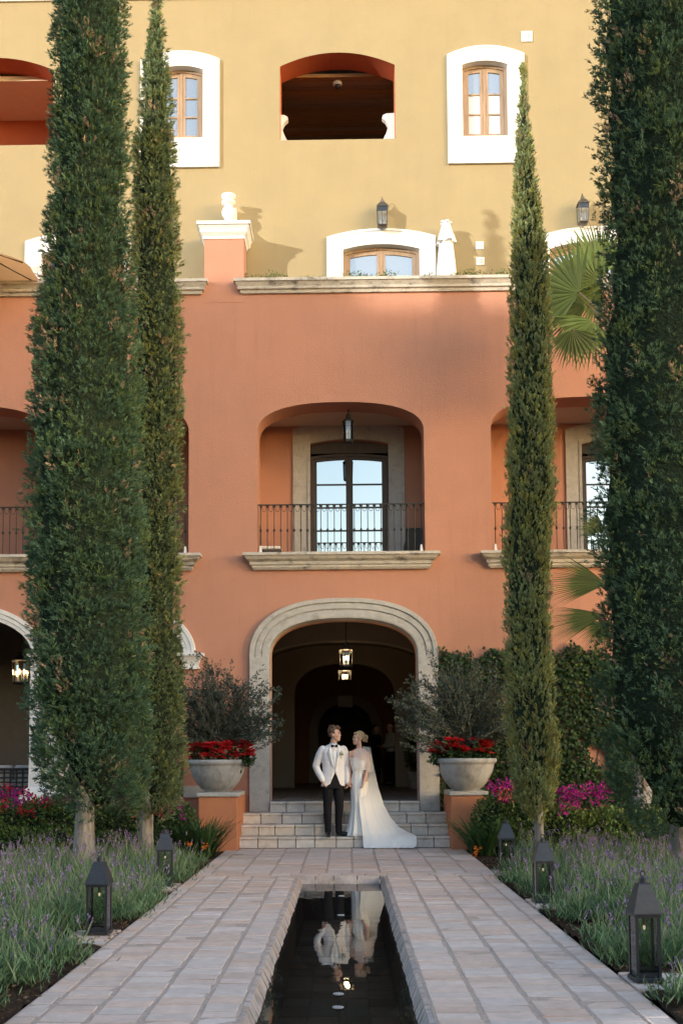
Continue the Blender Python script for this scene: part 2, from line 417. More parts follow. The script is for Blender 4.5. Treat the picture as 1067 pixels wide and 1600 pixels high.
g = N.new('ShaderNodeBsdfGlossy'); g.inputs['Roughness'].default_value = .012; g.inputs['Color'].default_value = (.92, .94, .95, 1)
tr = N.new('ShaderNodeBsdfTransparent'); tr.inputs[0].default_value = (.62, .60, .55, 1)
fr = N.new('ShaderNodeFresnel'); fr.inputs[0].default_value = 1.34
nz = N.new('ShaderNodeTexNoise'); nz.inputs['Scale'].default_value = 5; nz.inputs['Detail'].default_value = 2
bp = N.new('ShaderNodeBump'); bp.inputs['Distance'].default_value = .0012; bp.inputs['Strength'].default_value = 1
gp = N.new('ShaderNodeNewGeometry'); mp = N.new('ShaderNodeMapping'); mp.inputs['Scale'].default_value = (1, .5, 1)
t.links.new(gp.outputs['Position'], mp.inputs[0]); t.links.new(mp.outputs[0], nz.inputs['Vector'])
t.links.new(nz.outputs['Fac'], bp.inputs['Height']); t.links.new(bp.outputs[0], g.inputs['Normal']); t.links.new(bp.outputs[0], fr.inputs['Normal'])
mx = N.new('ShaderNodeMixShader'); t.links.new(fr.outputs[0], mx.inputs[0]); t.links.new(tr.outputs[0], mx.inputs[1]); t.links.new(g.outputs[0], mx.inputs[2])
t.links.new(mx.outputs[0], N['Material Output'].inputs[0])
struct('pool_water', bm, wm)
for i, (py) in enumerate((1400, 1430, 1553, 1574)):
    _, yy = G(525, py, WZ)
    bm = B(); lathe(bm, [(.034, -.013), (.04, -.004), (.036, .004), (.028, .006)], -.06, yy, 20)
    for v in bm.verts: v.co.z += WZ
    o = obj('pool_nozzle', bm, CONC); tag(o, ('pale round nozzle disc closest to the steps in the pool', 'pale round nozzle disc second from the steps in the pool', 'pale round nozzle disc third from the steps in the pool', 'pale round nozzle disc nearest the viewer in the pool')[i], 'pool fitting', 'round nozzle discs in the pool')

# steps: individual riser tiles and tread slabs on a core
SX0, SX1 = -1.80, 1.715
stairs = struct('stairs', bxm(SX0 + .02, SX1 - .02, Y0 + .05, WALL + .2, -.05, RISE - .05), DARKG)
SM = paver_meshes(STEPM, 6)
core = B(); aw0_, aw1_ = -1.33, 1.28
for k in range(1, 4): box(core, SX0 + .02 if k < 3 else aw0_ + .01, SX1 - .02 if k < 3 else aw1_ - .01, Y0 + TREAD * k + .05, WALL + .35, RISE * k - .05, RISE * (k + 1) - .045)
struct('stair_core', core, DARKG, stairs)
for k in range(4):
    xa, xb = (SX0 - .0, SX1 + .0) if k < 3 else (-1.325, 1.275)
    n = 11 - k // 2 if k < 3 else 8
    yk = Y0 + TREAD * k; z0, z1 = RISE * k, RISE * (k + 1)
    if k == 3: box_b = None
    off = random.uniform(-.08, .08)
    e = [xa] + [xa + (xb - xa) * (i + random.uniform(-.08, .08)) / n + off * .3 for i in range(1, n)] + [xb]
    for a, b in zip(e, e[1:]):
        bm = bxm(a + .008, b - .008, yk + .024 + random.uniform(-.003, .003), yk + .06, z0 + .004, z1 - .038, bev=.004); obj('riser_tile', bm, STEPM, stairs)
    for a, b in zip(e, e[1:]):
        bm = bxm(a + .005, b - .005, yk + random.uniform(-.004, .004), yk + TREAD + (.012 if k != 2 else .2), z1 - .036, z1 + random.uniform(-.003, .002), bev=.007); obj('tread_slab', bm, STEPM, stairs)

# ================================================================== HOTEL
hotel = thing('hotel_building', 'orange plastered three storey hotel front with arches, balconies and a sunlit top floor', 'building', (0, WALL, 0))
XL, XR = -11.0, 11.0
C0 = -.05                         # axis of the middle bay
ZP = W(580, 445, WALL)[1]         # parapet top under the ledge
# --- openings of the lower wall
aw0, aw1 = -1.33, 1.28
AZS, AZC = W(420, 1025, WALL)[1], W(536, 966, WALL)[1]
h_arch = hole(aw0, aw1, .3, arch(aw0, aw1, AZS, AZC, 2.4), 36)
bx0, bx1 = W(402, 800, WALL)[0], W(663.5, 800, WALL)[0]
BZ0 = W(535, 866, WALL)[1]; BZS, BZC = W(402, 676, WALL)[1], W(532, 628, WALL)[1]
h_b = [hole(bx0, bx1, BZ0, arch(bx0, bx1, BZS, BZC, 2.4), 36)]
rx0 = W(768.5, 800, WALL)[0]; h_b.append(hole(rx0, rx0 + 4.0, BZ0, arch(rx0, rx0 + 4.0, BZS, BZC + .05, 2.8), 36))
lx1 = W(295, 800, WALL)[0]; lx0 = W(104, 800, WALL)[0]; h_b.append(hole(lx0, lx1, BZ0, arch(lx0, lx1, BZS, BZC, 2.4), 30))
l2x1 = W(72, 800, WALL)[0]; l2x0 = l2x1 - 3.0; h_b.append(hole(l2x0, l2x1, BZ0, arch(l2x0, l2x1, BZS, BZC, 2.4), 30))
# arcade on the left
a2x1, a2x0 = W(287, 1100, WALL)[0], W(96, 1100, WALL)[0]
IMPZ = W(300, 1022, WALL)[1]
a2c = W(190, 962, WALL)[1]
h_a = [hole(a2x0, a2x1, FLOOR + .02, arch(a2x0, a2x1, IMPZ, a2c, 2.0), 30)]
a1x1 = W(50, 1100, WALL)[0]; a1x0 = a1x1 - 2.6
h_a.append(hole(a1x0, a1x1, FLOOR + .02, arch(a1x0, a1x1, IMPZ, W(-40, 962, WALL)[1], 2.0), 30))
holes = [h_arch] + h_b + h_a
TH_ = .62
lw = obj('lower_wall', panel(XL, XR, -.06, ZP, holes, WALL, WALL + TH_), ORANGE, hotel)
# terrace slab and parapet back, upper wall
TZ = ZP - .85
obj('terrace_floor', bxm(XL, XR, WALL + TH_, YU + .3, TZ - .2, TZ), CREAM, hotel)
uo0, uo1 = W(437.5, 150, YU)[0], W(617, 150, YU)[0]
uz0, uzs, uzc = W(527, 218, YU)[1], W(437, 104, YU)[1], W(527, 82, YU)[1]
ul1 = W(84, 150, YU)[0]; ul0 = ul1 - 2.28
u_holes = [hole(uo0, uo1, uz0, seg(uo0, uo1, uzs, uzc), 24), hole(ul0, ul1, uz0 - .02, seg(ul0, ul1, uzs, uzc), 24)]
# upper windows (surround boxes by photo): (x0,x1,z0,zs,zc) of white surround, then of the timber opening
def win_box(l, r, b, s, c): 
    return (W(l, s, YU)[0], W(r, s, YU)[0], W((l + r) / 2, b, YU)[1], W((l + r) / 2, s, YU)[1], W((l + r) / 2, c, YU)[1])
WINS = []
WINS.append(dict(s=win_box(697.5, 818, 256.5, 87, 73), o=win_box(721, 792, 214.5, 103, 97), k=0))
WINS.append(dict(s=win_box(220.5, 343.5, 263, 95.5, 81.5), o=win_box(247, 318, 217.5, 111.5, 105), k=1))
def tz(px): return W(px, 445, YU)[1]
for l, r, s, c, ol, orr, os_, oc in ((510.5, 680, 371, 358.5, 536, 655, 391, 383), (846, 1015, 368, 355, 857, 990, 390, 379), (41, 205, 378, 364, 66, 182, 398, 390)):
    sb = list(win_box(l, r, 445, s, c)); sb[2] = TZ + .02
    ob = list(win_box(ol, orr, 445, os_, oc)); ob[2] = TZ + .08
    WINS.append(dict(s=sb, o=ob, k=2))
for w in WINS: u_holes.append(hole(w['o'][0], w['o'][1], w['o'][2], seg(w['o'][0], w['o'][1], w['o'][3], w['o'][4]), 14))
ZT = 18.4
obj('upper_wall', panel(XL, XR, TZ - .2, ZT, u_holes, YU, YU + .5, reveal=False, rim=False), SUNLITP, hotel)
for h in u_holes[:2]: obj('opening_reveal', reveals(B(), h, YU, YU + .55), SHADEP, hotel)
for h in u_holes[2:]: obj('window_reveal', reveals(B(), h, YU, YU + .5), WHITE, hotel)
zt = W(60, 3, YU)[1]
obj('roof_cornice', cornice(XL, XR, YU - .0, [(zt + .9, .55), (zt + .72, .5), (zt + .6, .36), (zt + .3, .25), (zt + .1, .10), (zt, .04)], .3), WHITE, hotel)
obj('roof_slab', bxm(XL, XR, YU, 38, ZT - .1, ZT), CREAM, hotel)

# --- upper loggias
def boards(x0, x1, ya, yb, z, n, name, m):
    o = obj('ceiling_panel', bxm(x0, x1, ya, yb, z + .03, z + .06), m, hotel)
    for i in range(n):
        a = ya + (yb - ya) * i / n; b = ya + (yb - ya) * (i + 1) / n
        obj(name, bxm(x0, x1, a + .006, b - .006, z + random.uniform(-.004, .004), z + .03), m, o)
cz = uzs + .12
boards(uo0 - .8, uo1 + .8, YU + .55, YU + 4.2, cz, 24, 'ceiling_board', PLANK)
bm = B()
box(bm, uo0 - .9, uo0 - .8, YU + .5, YU + 4.2, TZ, cz + .1); box(bm, uo1 + .8, uo1 + .9, YU + .5, YU + 4.2, TZ, cz + .1); box(bm, uo0 - .9, uo1 + .9, YU + 4.2, YU + 4.3, TZ, cz + .1)
box(bm, uo0 - .9, uo1 + .9, YU + .56, YU + 4.2, uz0 - .5, uz0 - .4)
obj('loggia_wall', bm, mat('brown_loggia_plaster', (.24, .15, .09), .9, var=.1), hotel)
bm = B()
box(bm, ul0 - .9, ul0 - .8, YU + .5, YU + 3, TZ, uzc + .5); box(bm, ul1 + .8, ul1 + .9, YU + .5, YU + 3, TZ, uzc + .5); box(bm, ul0 - .9, ul1 + .9, YU + 1.9, YU + 2.1, TZ, uzc + .5)
obj('loggia_wall', bm, SHADEP, hotel)
obj('loggia_floor', bxm(ul0 - .8, ul1 + .8, YU + .56, YU + 1.9, uz0 - .2, uz0 - .08), CREAM, hotel)
obj('loggia_ceiling', bxm(ul0 - .8, ul1 + .8, YU + .5, YU + 1.9, uzs + .1, uzs + .2), TANC, hotel)
# white baluster-shaped end pieces at the sill of the middle loggia
for s, xe in ((-1, uo1), (1, uo0)):
    prof = [(.0, 0), (.30, 0), (.16, .28), (.12, .42), (.17, .52), (.24, .58), (.22, .64), (.16, .67), (.0, .68)]
    bm = B(); ft = [bm.verts.new((xe + s * (a - (.1 if s > 0 else 0)), YU + .30, uz0 + .003 + b)) for a, b in prof]
    f = bm.faces.new(ft if s < 0 else ft[::-1]); r = bmesh.ops.extrude_face_region(bm, geom=[f]); bmesh.ops.translate(bm, verts=[v for v in r['geom'] if isinstance(v, bmesh.types.BMVert)], vec=(0, .12, 0))
    bmesh.ops.recalc_face_normals(bm, faces=bm.faces)
    obj('balustrade_end', bm, WHITE, hotel)

# --- white surrounds and timber windows of the top floor
def casement(x0, x1, z0, zs, zc, y, rows, parent, fm, gm, curtain=False, gap=.06, leaf=.075):
    """two-leaf casement with arched head: frame > sashes with real glazing holes > panes"""
    tp = seg(x0, x1, zs, zc)
    g = .05
    tin = lambda x: seg(x0, x1, zs, zc)(x) - g
    obj('frame', panel(x0, x1, z0, tp, [hole(x0 + g, x1 - g, z0 + g, tin, 14)], y, y + .09, n=14), fm, parent)
    xm = (x0 + x1) / 2
    for a, b in ((x0 + g + .003, xm - .003), (xm + .003, x1 - g - .003)):
        t2 = lambda x: tin(x) - .004
        hs = []; zz0 = z0 + g + .004 + leaf; top_ref = min(tin(a), tin(b)) - leaf
        bar = .028
        ph = (top_ref - zz0 - bar * (rows - 1)) / rows if rows else 0
        for k in range(rows):
            za = zz0 + k * (ph + bar)
            hs.append(hole(a + leaf, b - leaf, za, (za + ph) if k < rows - 1 else (lambda x: tin(x) - leaf), 8))
        s = obj('sash', panel(a, b, z0 + g + .004, t2, hs, y + .02, y + .065, n=8), fm, parent)
        for h in hs: obj('pane', panel(h[0] - .004, h[1] + .004, lambda x, h=h: h[2](min(max(x, h[0]), h[1])) - .004, lambda x, h=h: h[3](min(max(x, h[0]), h[1])) + .004, [], y + .04, y + .046, n=8), gm if not (curtain and h[2](h[0]) < z0 + (zs - z0) * .62) else CURTGLASS, s)
    obj('meeting_stile', bxm(xm - .022, xm + .022, y + .004, y + .02, z0 + g, tin(xm) - .01), fm, parent)
for w in WINS:
    s, o = w['s'], w['o']
    wobj = obj('window', panel(s[0], s[1], s[2], seg(s[0], s[1], s[3], s[4]), [hole(o[0], o[1], o[2], seg(o[0], o[1], o[3], o[4]), 14)], YU - .055, YU + .003, n=18), WHITE, hotel)
    wobj['label'] = 'white arched surround with timber casement'
    obj('raised_band', sweep([(s[0] + .05, s[2] + .02)] + [(x, seg(s[0], s[1], s[3], s[4])(x) - .05) for x in samples(s[0] + .05, s[1] - .05, 16)] + [(s[1] - .05, s[2] + .02)], [(0, 0), (0, .012), (.045, .012), (.045, 0)], YU - .055), WHITE, wobj)
    casement(o[0] + .004, o[1] - .004, o[2] + .004, o[3] - .004, o[4] - .004, YU + .10, 3 if w['k'] < 2 else 4, wobj, WOOD, BLUEGLASS, curtain=w['k'] == 0)
    zc = o[2] + (o[4] - o[2]) * (.66 if w['k'] == 0 else .8)
    if w['k'] == 0:
        pass

# --- parapet, pier, ledges
ledge_prof = lambda z, k=1: [(z, .17 * k), (z - .055, .17 * k), (z - .06, .145 * k), (z - .13, .09 * k), (z - .14, .105 * k), (z - .175, .10 * k), (z - .19, .06 * k), (z - .24, .045 * k)]
zl = ZP + .09
lxa = W(366, 443, WALL)[0] + .17; lxb = W(326, 445, WALL)[0] - .17
obj('terrace_ledge', cornice(lxa, XR, WALL - .002, ledge_prof(zl), TH_), LEDGE, hotel)
obj('terrace_ledge', cornice(XL, lxb, WALL - .002, ledge_prof(zl), TH_), LEDGE, hotel)
px0, px1 = W(319.5, 400, WALL)[0], W(381, 400, WALL)[0]
pz = W(350, 372, WALL)[1]
obj('parapet_pier', bxm(px0, px1, WALL - .004, WALL + .55, ZP - .3, pz), ORANGE, hotel)
pc = [(pz + .27, .13), (pz + .21, .13), (pz + .2, .105), (pz + .13, .06), (pz + .12, .075), (pz + .09, .07), (pz + .03, .02), (pz - .02, .015)]
bm = B(); loft(bm, [[(px0 - p, WALL - .004 - p, z), (px1 + p, WALL - .004 - p, z), (px1 + p, WALL + .55 + p, z), (px0 - p, WALL + .55 + p, z)] for z, p in pc])
cap = obj('pier_cap', bm, WHITE, hotel)
pxm = (px0 + px1) / 2 + .05
bm = B(); lathe(bm, [(.21, 0), (.21, .05), (.17, .09), (.10, .17), (.07, .22), (.075, .24), (.12, .30), (.125, .36), (.10, .43), (.07, .48), (.075, .5), (.13, .52), (.13, .555), (.08, .56), (.08, .60), (.135, .64), (.135, .68), (.10, .69)], pxm, WALL + .3, 24)
for v in bm.verts: v.co.z += pz + .272
obj('baluster_finial', bm, WHITE, hotel, smooth=True)
obj('finial_wall', bxm(pxm - .03, pxm + .13, WALL + .46, WALL + .6, pz + .272, pz + .80), WHITE, hotel)

# --- balconies
REC = WALL + 1.75                 # back wall of the balcony recess
recs = [(bx0, bx1, 458, 632, 485, 607, True), (rx0, rx0 + 4.0, 884, 1058, 909, 1033, True), (lx0, lx1, 112, 277, 137, 252, True), (l2x0, l2x1, None, None, None, None, False)]
for x0, x1, sl, sr, dl, dr, has in recs:
    e = .25; zc = BZC + .12
    obj('balcony_wall', bxm(x0 - e - .1, x0 - e, WALL + TH_, REC, BZ0 - .3, zc), ORANGE, hotel); obj('balcony_wall', bxm(x1 + e, x1 + e + .1, WALL + TH_, REC, BZ0 - .3, zc), ORANGE, hotel)
    obj('balcony_ceiling', bxm(x0 - e, x1 + e, WALL + TH_, REC, zc - .06, zc), CREAM, hotel)
    obj('balcony_floor', bxm(x0 - e, x1 + e, WALL + .3, REC, BZ0 - .35, BZ0 - .22), STONE, hotel)
    if has:
        s0, s1, d0, d1 = [W(p, 780, REC)[0] for p in (sl, sr, dl, dr)]
        c = (sl + sr) / 2
        szs, szc = W(c, 671, REC)[1], W(c, 657.5, REC)[1]; dzs, dzc = W(c, 694, REC)[1], W(c, 686.5, REC)[1]
        fz = BZ0 - .22
        obj('balcony_wall', panel(x0 - e, x1 + e, fz, zc - .06, [hole(d0, d1, fz + .001, seg(d0, d1, dzs, dzc), 12)], REC, REC + .3), ORANGE, hotel)
        d = obj('balcony_door', panel(s0, s1, fz, seg(s0, s1, szs, szc), [hole(d0, d1, fz + .001, seg(d0, d1, dzs, dzc), 12)], REC - .05, REC + .002, n=14), STONE, hotel)
        obj('raised_band', sweep([(d0 - .02, fz)] + [(x, seg(d0, d1, dzs, dzc)(x) + .02) for x in samples(d0, d1, 14)] + [(d1 + .02, fz)], [(0, 0), (0, .02), (.05, .02), (.05, 0)], REC - .05), STONE, d)
        hz = dzs - .15
        obj('transom', panel(d0 + .003, d1 - .003, hz, seg(d0 + .003, d1 - .003, dzs - .003, dzc - .003), [], REC + .12, REC + .2, n=10), DARKWOOD, d)
        casement(d0 + .005, d1 - .005, fz + .004, hz - .06, hz - .003, REC + .14, 5, d, DARKWOOD, SKYGLASS, leaf=.065)
    else:
        obj('balcony_wall', bxm(x0 - e, x1 + e, REC, REC + .3, BZ0 - .3, zc - .06), ORANGE, hotel)
    # projecting sill
    k = 1.15; z = BZ0 + .005
    obj('balcony_sill', cornice(x0 + .02, x1 - .02, WALL - .002, [(z, .26), (z - .05, .265), (z - .055, .235), (z - .11, .20), (z - .15, .135), (z - .16, .15), (z - .2, .14), (z - .215, .11), (z - .245, .11), (z - .285, .075)], .5), LEDGE, hotel)
    # iron railing: each bar a piece
    r = obj('railing', bxm(x0 + .004, x1 - .004, WALL + .05, WALL + .075, BZ0 + .905, BZ0 + .925), IRON, hotel)
    n = max(2, int(round((x1 - x0) / .122)))
    bar = B(); tube(bar, [(0, 0, 0), (0, 0, .905)], .0085, 6); lathe(bar, [(.009, .415), (.021, .44), (.021, .455), (.009, .48)], n=8); lathe(bar, [(.009, .855), (.02, .88), (.024, .903)], n=8)
    barm = mesh_of(bar); barm.materials.append(IRON)
    loop = B(); tube(loop, [(.036 * math.cos(a), 0, .036 * math.sin(a) * 1.5 + .84) for a in [math.pi + math.pi * i / 8 for i in range(9)]], .005, 5)
    tube(loop, [(-.036, 0, .84), (-.036, 0, .905)], .005, 5); tube(loop, [(.036, 0, .84), (.036, 0, .905)], .005, 5)
    loopm = mesh_of(loop); loopm.materials.append(IRON)
    for i in range(n):
        xx = x0 + (x1 - x0) * (i + .5) / n
        o = obj('baluster', barm, None, r); o.location = (xx, WALL + .0625, BZ0 + .005)
        if i < n - 1: o = obj('scroll', loopm, None, r); o.location = (xx + (x1 - x0) / n / 2, WALL + .0625, BZ0 + .005)
    obj('bottom_rail', bxm(x0 + .004, x1 - .004, WALL + .052, WALL + .073, BZ0 + .03, BZ0 + .045), IRON, r)
    for xx in (x0 + .03, x1 - .09):
        bm = B(); loft(bm, [[(xx, WALL + .02, BZ0 + .004), (xx + .06, WALL + .02, BZ0 + .004), (xx + .06, WALL + .1, BZ0 + .004), (xx, WALL + .1, BZ0 + .004)], [(xx + .01, WALL + .03, BZ0 + .17), (xx + .04, WALL + .03, BZ0 + .17), (xx + .04, WALL + .08, BZ0 + .17), (xx + .01, WALL + .08, BZ0 + .17)]]); obj('rail_foot', bm, WHITE, r)

# --- stone archivolts
arch_prof = [(0, .0), (0, .05), (.03, .06), (.13, .06), (.14, .045), (.155, .045), (.165, .075), (.245, .075), (.255, .06), (.27, .06), (.28, .095), (.35, .095), (.365, .0)]
JZ = AZS - .02
pts = [(aw0, JZ)] + [(x, h_arch[3](x)) for x in samples(aw0, aw1, 60)] + [(aw1, JZ)]
o = obj('arch_surround', sweep(pts, arch_prof, WALL - .002), STONE, hotel)
for xa_, xb_ in ((aw0 - .355, aw0 - .003), (aw1 + .003, aw1 + .355)):
    obj('jamb', bxm(xa_, xb_, WALL - .09, WALL + .004, RISE * 3 + .004, JZ - .002, bev=.008), STONE, o)
obj('arch_reveal', reveals(B(), (aw0 + .004, aw1 - .004, const(RISE * 3 + .006), arch(aw0 + .004, aw1 - .004, AZS, AZC - .004, 2.4), 36), WALL - .002, WALL + .3, bottom=False), STONE, o)
ap = [(0, .0), (0, .04), (.06, .045), (.07, .06), (.14, .06), (.15, .085), (.21, .085), (.22, .0)]
for h in h_a:
    pts = [(x, h[3](x)) for x in samples(h[0], h[1], 36)]
    pts = [(h[0], IMPZ)] + pts + [(h[1], IMPZ)]
    obj('arcade_archivolt', sweep(pts, ap, WALL - .002), WHITE, hotel)
def impost(x0, x1):
    bm = B(); z = IMPZ + .01
    loft(bm, [[(x0 - p, WALL - .04 - p, zz), (x1 + p, WALL - .04 - p, zz), (x1 + p, WALL + TH_ + p, zz), (x0 - p, WALL + TH_ + p, zz)] for zz, p in ((z, .12), (z - .05, .12), (z - .06, .09), (z - .12, .05), (z - .2, .02), (z - .24, .02), (z - .245, .04), (z - .28, .04))])
    obj('impost', bm, WHITE, hotel)
ix1 = W(318, 1030, WALL)[0] - .1
impost(a2x1 + .02, ix1)
impost(a1x1 + .05, a2x0 - .05)
bm = B(); cx = (a1x1 + a2x0) / 2; cw = (a2x0 - a1x1) / 2
zb = FLOOR
loft(bm, [[(cx - q, WALL + .25 - q * 1.2, z), (cx + q, WALL + .25 - q * 1.2, z), (cx + q, WALL + .25 + q * 1.2, z), (cx - q, WALL + .25 + q * 1.2, z)] for z, q in ((zb, cw + .14), (zb + .14, cw + .14), (zb + .15, cw + .08), (zb + .24, cw + .06), (zb + .27, cw + .02), (zb + .6, cw + .012), (IMPZ - .2, cw + .012))])
obj('arcade_column', bm, WHITE, hotel)
obj('wall_plinth', bxm(a2x1 + .01, W(387, 1240, WALL)[0] - .45, WALL - .05, WALL + .1, FLOOR + .08, FLOOR + .28), STONE, hotel)

# --- interiors: hall behind the middle arch
HX0, HX1 = -2.35, 2.3
bm = B()
box(bm, HX0 - .2, HX0, WALL + TH_, 34.2, .3, 4.8); box(bm, HX1, HX1 + .2, WALL + TH_, 34.2, .3, 4.8)
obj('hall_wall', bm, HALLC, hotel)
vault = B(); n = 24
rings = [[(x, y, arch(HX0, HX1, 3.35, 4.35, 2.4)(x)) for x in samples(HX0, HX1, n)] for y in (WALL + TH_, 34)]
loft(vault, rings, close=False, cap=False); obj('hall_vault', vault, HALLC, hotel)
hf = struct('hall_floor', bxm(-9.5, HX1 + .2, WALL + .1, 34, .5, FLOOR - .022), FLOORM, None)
bm_ = bxm(aw0 - .02, aw1 + .02, Y0 + 3 * TREAD + .34, WALL + .2, .5, FLOOR - .012); obj('threshold', bm_, STEPM, hf)
FM = paver_meshes(FLOORM, 4)
yy = WALL + .1
for j in range(16):
    s = .5 + j * .03
    for i in range(8):
        w = (HX1 - HX0) / 8
        if yy < WALL + TH_ and not (aw0 < HX0 + (i + .5) * w < aw1): continue
        lay(hf, HX0 + i * w + .004, HX0 + (i + 1) * w - .004, yy + .004, yy + s - .004, FLOOR, FM, 'floor_slab', .025, .001)
    yy += s
def rib(y, t, x0, x1, zs, zc, m, n=2.4):
    obj('hall_arch', panel(HX0, HX1, FLOOR, 4.6, [hole(x0, x1, FLOOR + .001, arch(x0, x1, zs, zc, n), 26)], y, y + t), m, hotel)
rib(24.6, .45, -2.05, 1.95, 3.1, 3.98, HALLC)
rib(29.5, .4, W(460, 1120, 29.5)[0], W(617, 1120, 29.5)[0], 3.0, W(538, 1037, 29.5)[1], HALLC)
n0, n1 = W(497, 1150, 34)[0], W(583, 1150, 34)[0]
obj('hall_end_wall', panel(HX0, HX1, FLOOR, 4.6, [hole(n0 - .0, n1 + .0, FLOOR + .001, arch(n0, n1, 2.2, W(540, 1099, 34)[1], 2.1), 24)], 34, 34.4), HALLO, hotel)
pts = [(n0, FLOOR)] + [(x, arch(n0, n1, 2.2, W(540, 1099, 34)[1], 2.1)(x)) for x in samples(n0, n1, 24)] + [(n1, FLOOR)]
o = obj('niche_surround', sweep(pts, [(0, 0), (0, .06), (.27, .06), (.28, 0)], 33.99), HALLC, hotel)
kz = W(540, 1099, 34)[1]
obj('keystone', bxm((n0 + n1) / 2 - .22, (n0 + n1) / 2 + .22, 33.88, 33.99, kz - .12, kz + .22, bev=.02), WHITE, o)
obj('end_room', panel(-3, 3, .3, 4.6, [], 38, 38.2), DARKWOOD, hotel)
bm = B(); box(bm, -3, -2.9, 34.4, 38, .3, 4.6); box(bm, 2.9, 3, 34.4, 38, .3, 4.6); box(bm, -3, 3, 34.4, 38, 4.5, 4.6); box(bm, -3, 3, 34.4, 38, .6, FLOOR - .02)
obj('end_room_wall', bm, DARKWOOD, hotel)
# arcade room on the left
bm = B()
box(bm, -9.6, -9.4, WALL + TH_, 26, .3, 4.6); box(bm, -9.5, HX0 - .2, 26, 26.2, .3, 4.6); box(bm, -9.5, HX0 - .2, WALL + TH_, 26, 4.35, 4.6)
box(bm, cx - .2, cx + .3, 25.2, 26, .3, 4.4)
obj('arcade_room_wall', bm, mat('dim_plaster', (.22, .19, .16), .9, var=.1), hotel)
# storey floors / ends so that no light leaks in
obj('storey_slab', bxm(XL, XR, WALL + TH_, 40, 4.62, 4.8), CREAM, hotel)
obj('storey_slab', bxm(XL, XR, REC + .3, 40, TZ - .25, TZ - .2), CREAM, hotel)
bm = B(); box(bm, XL, XL + .2, WALL + TH_, 40, -.05, ZT); box(bm, XR - .2, XR, WALL + TH_, 40, -.05, ZT); box(bm, XL, XR, 40, 40.2, -.05, ZT)
obj('outer_wall', bm, ORANGE, hotel)

# --- added unseen wing across the court, roofline stepped to shade the lower front and trees
def blocker_top(x): return 0
blocker = thing('shade_blocker', 'tall unseen added wing across the court behind the viewer', 'building', (-40, -8, 0))
for x0, x1, zt_ in ((-70, -32.5, 17.6), (-32.5, -27.0, 17.1), (-27.0, -22.6, 15.3), (-22.6, -15, 18.2)):
    obj('blocker_wall', bxm(x0, x1, -7.1, -6.5, -.05, zt_), ORANGE, blocker)

court = thing('glow_blocker', 'low unseen added wing closing the court behind the viewer', 'building', (5, -8, 0))  # unseen blocker added to cut the low horizon glow
obj('glow_blocker_wall', bxm(-14.9, 34, -8.5, -7.9, -.05, 5.2), ORANGE, court)
# ================================================================== PLANTS
def unit(a): return a / np.maximum(1e-9, np.linalg.norm(a, axis=-1, keepdims=True))
def rdir(n, r=RNG): return unit(r.normal(size=(n, 3)))
def leaf_quads(P, D, L, Wd, r=RNG, fold=.15, mid=.45, flat=None):
    """diamond leaves: base P, direction D, length L, width Wd"""
    n = len(P); ref = rdir(n, r) if flat is None else np.broadcast_to(np.asarray(flat, float), (n, 3))
    S = unit(np.cross(D, ref)); Nn = np.cross(S, D)
    L = np.broadcast_to(np.asarray(L, float), (n,))[:, None]; Wd = np.broadcast_to(np.asarray(Wd, float), (n,))[:, None]
    m = P + D * L * mid + Nn * L * fold * .5
    return np.stack([P, m + S * Wd / 2, P + D * L - Nn * L * fold * .3, m - S * Wd / 2], 1)
def quad_mesh(Q, Ccol):
    n = len(Q); me = bpy.data.meshes.new('m')
    me.vertices.add(4 * n); me.vertices.foreach_set('co', Q.reshape(-1).astype(np.float32))
    me.loops.add(4 * n); me.loops.foreach_set('vertex_index', np.arange(4 * n, dtype=np.int32))
    me.polygons.add(n); me.polygons.foreach_set('loop_start', np.arange(0, 4 * n, 4, dtype=np.int32)); me.polygons.foreach_set('loop_total', np.full(n, 4, np.int32))
    me.update(calc_edges=True)
    a = me.color_attributes.new('tint', 'FLOAT_COLOR', 'POINT')
    c = np.ones((n, 4, 4), np.float32); c[:, :, :3] = np.asarray(Ccol, np.float32)[:, None, :]
    a.data.foreach_set('color', c.reshape(-1))
    return me
def tint(n, base, dv=.25, dh=.08, r=RNG):
    b = np.asarray(base, float)[None, :] * (1 + r.uniform(-dv, dv, (n, 1)))
    return np.clip(b * (1 + r.uniform(-dh, dh, (n, 3))), .002, 1)
def cat(parts):
    return np.concatenate([p[0] for p in parts]), np.concatenate([p[1] for p in parts])
def plant(name, parts, m, parent, kind=None):
    Q, c = cat(parts); o = obj(name, quad_mesh(Q, c), m, parent)
    if kind: o['kind'] = kind
    return o

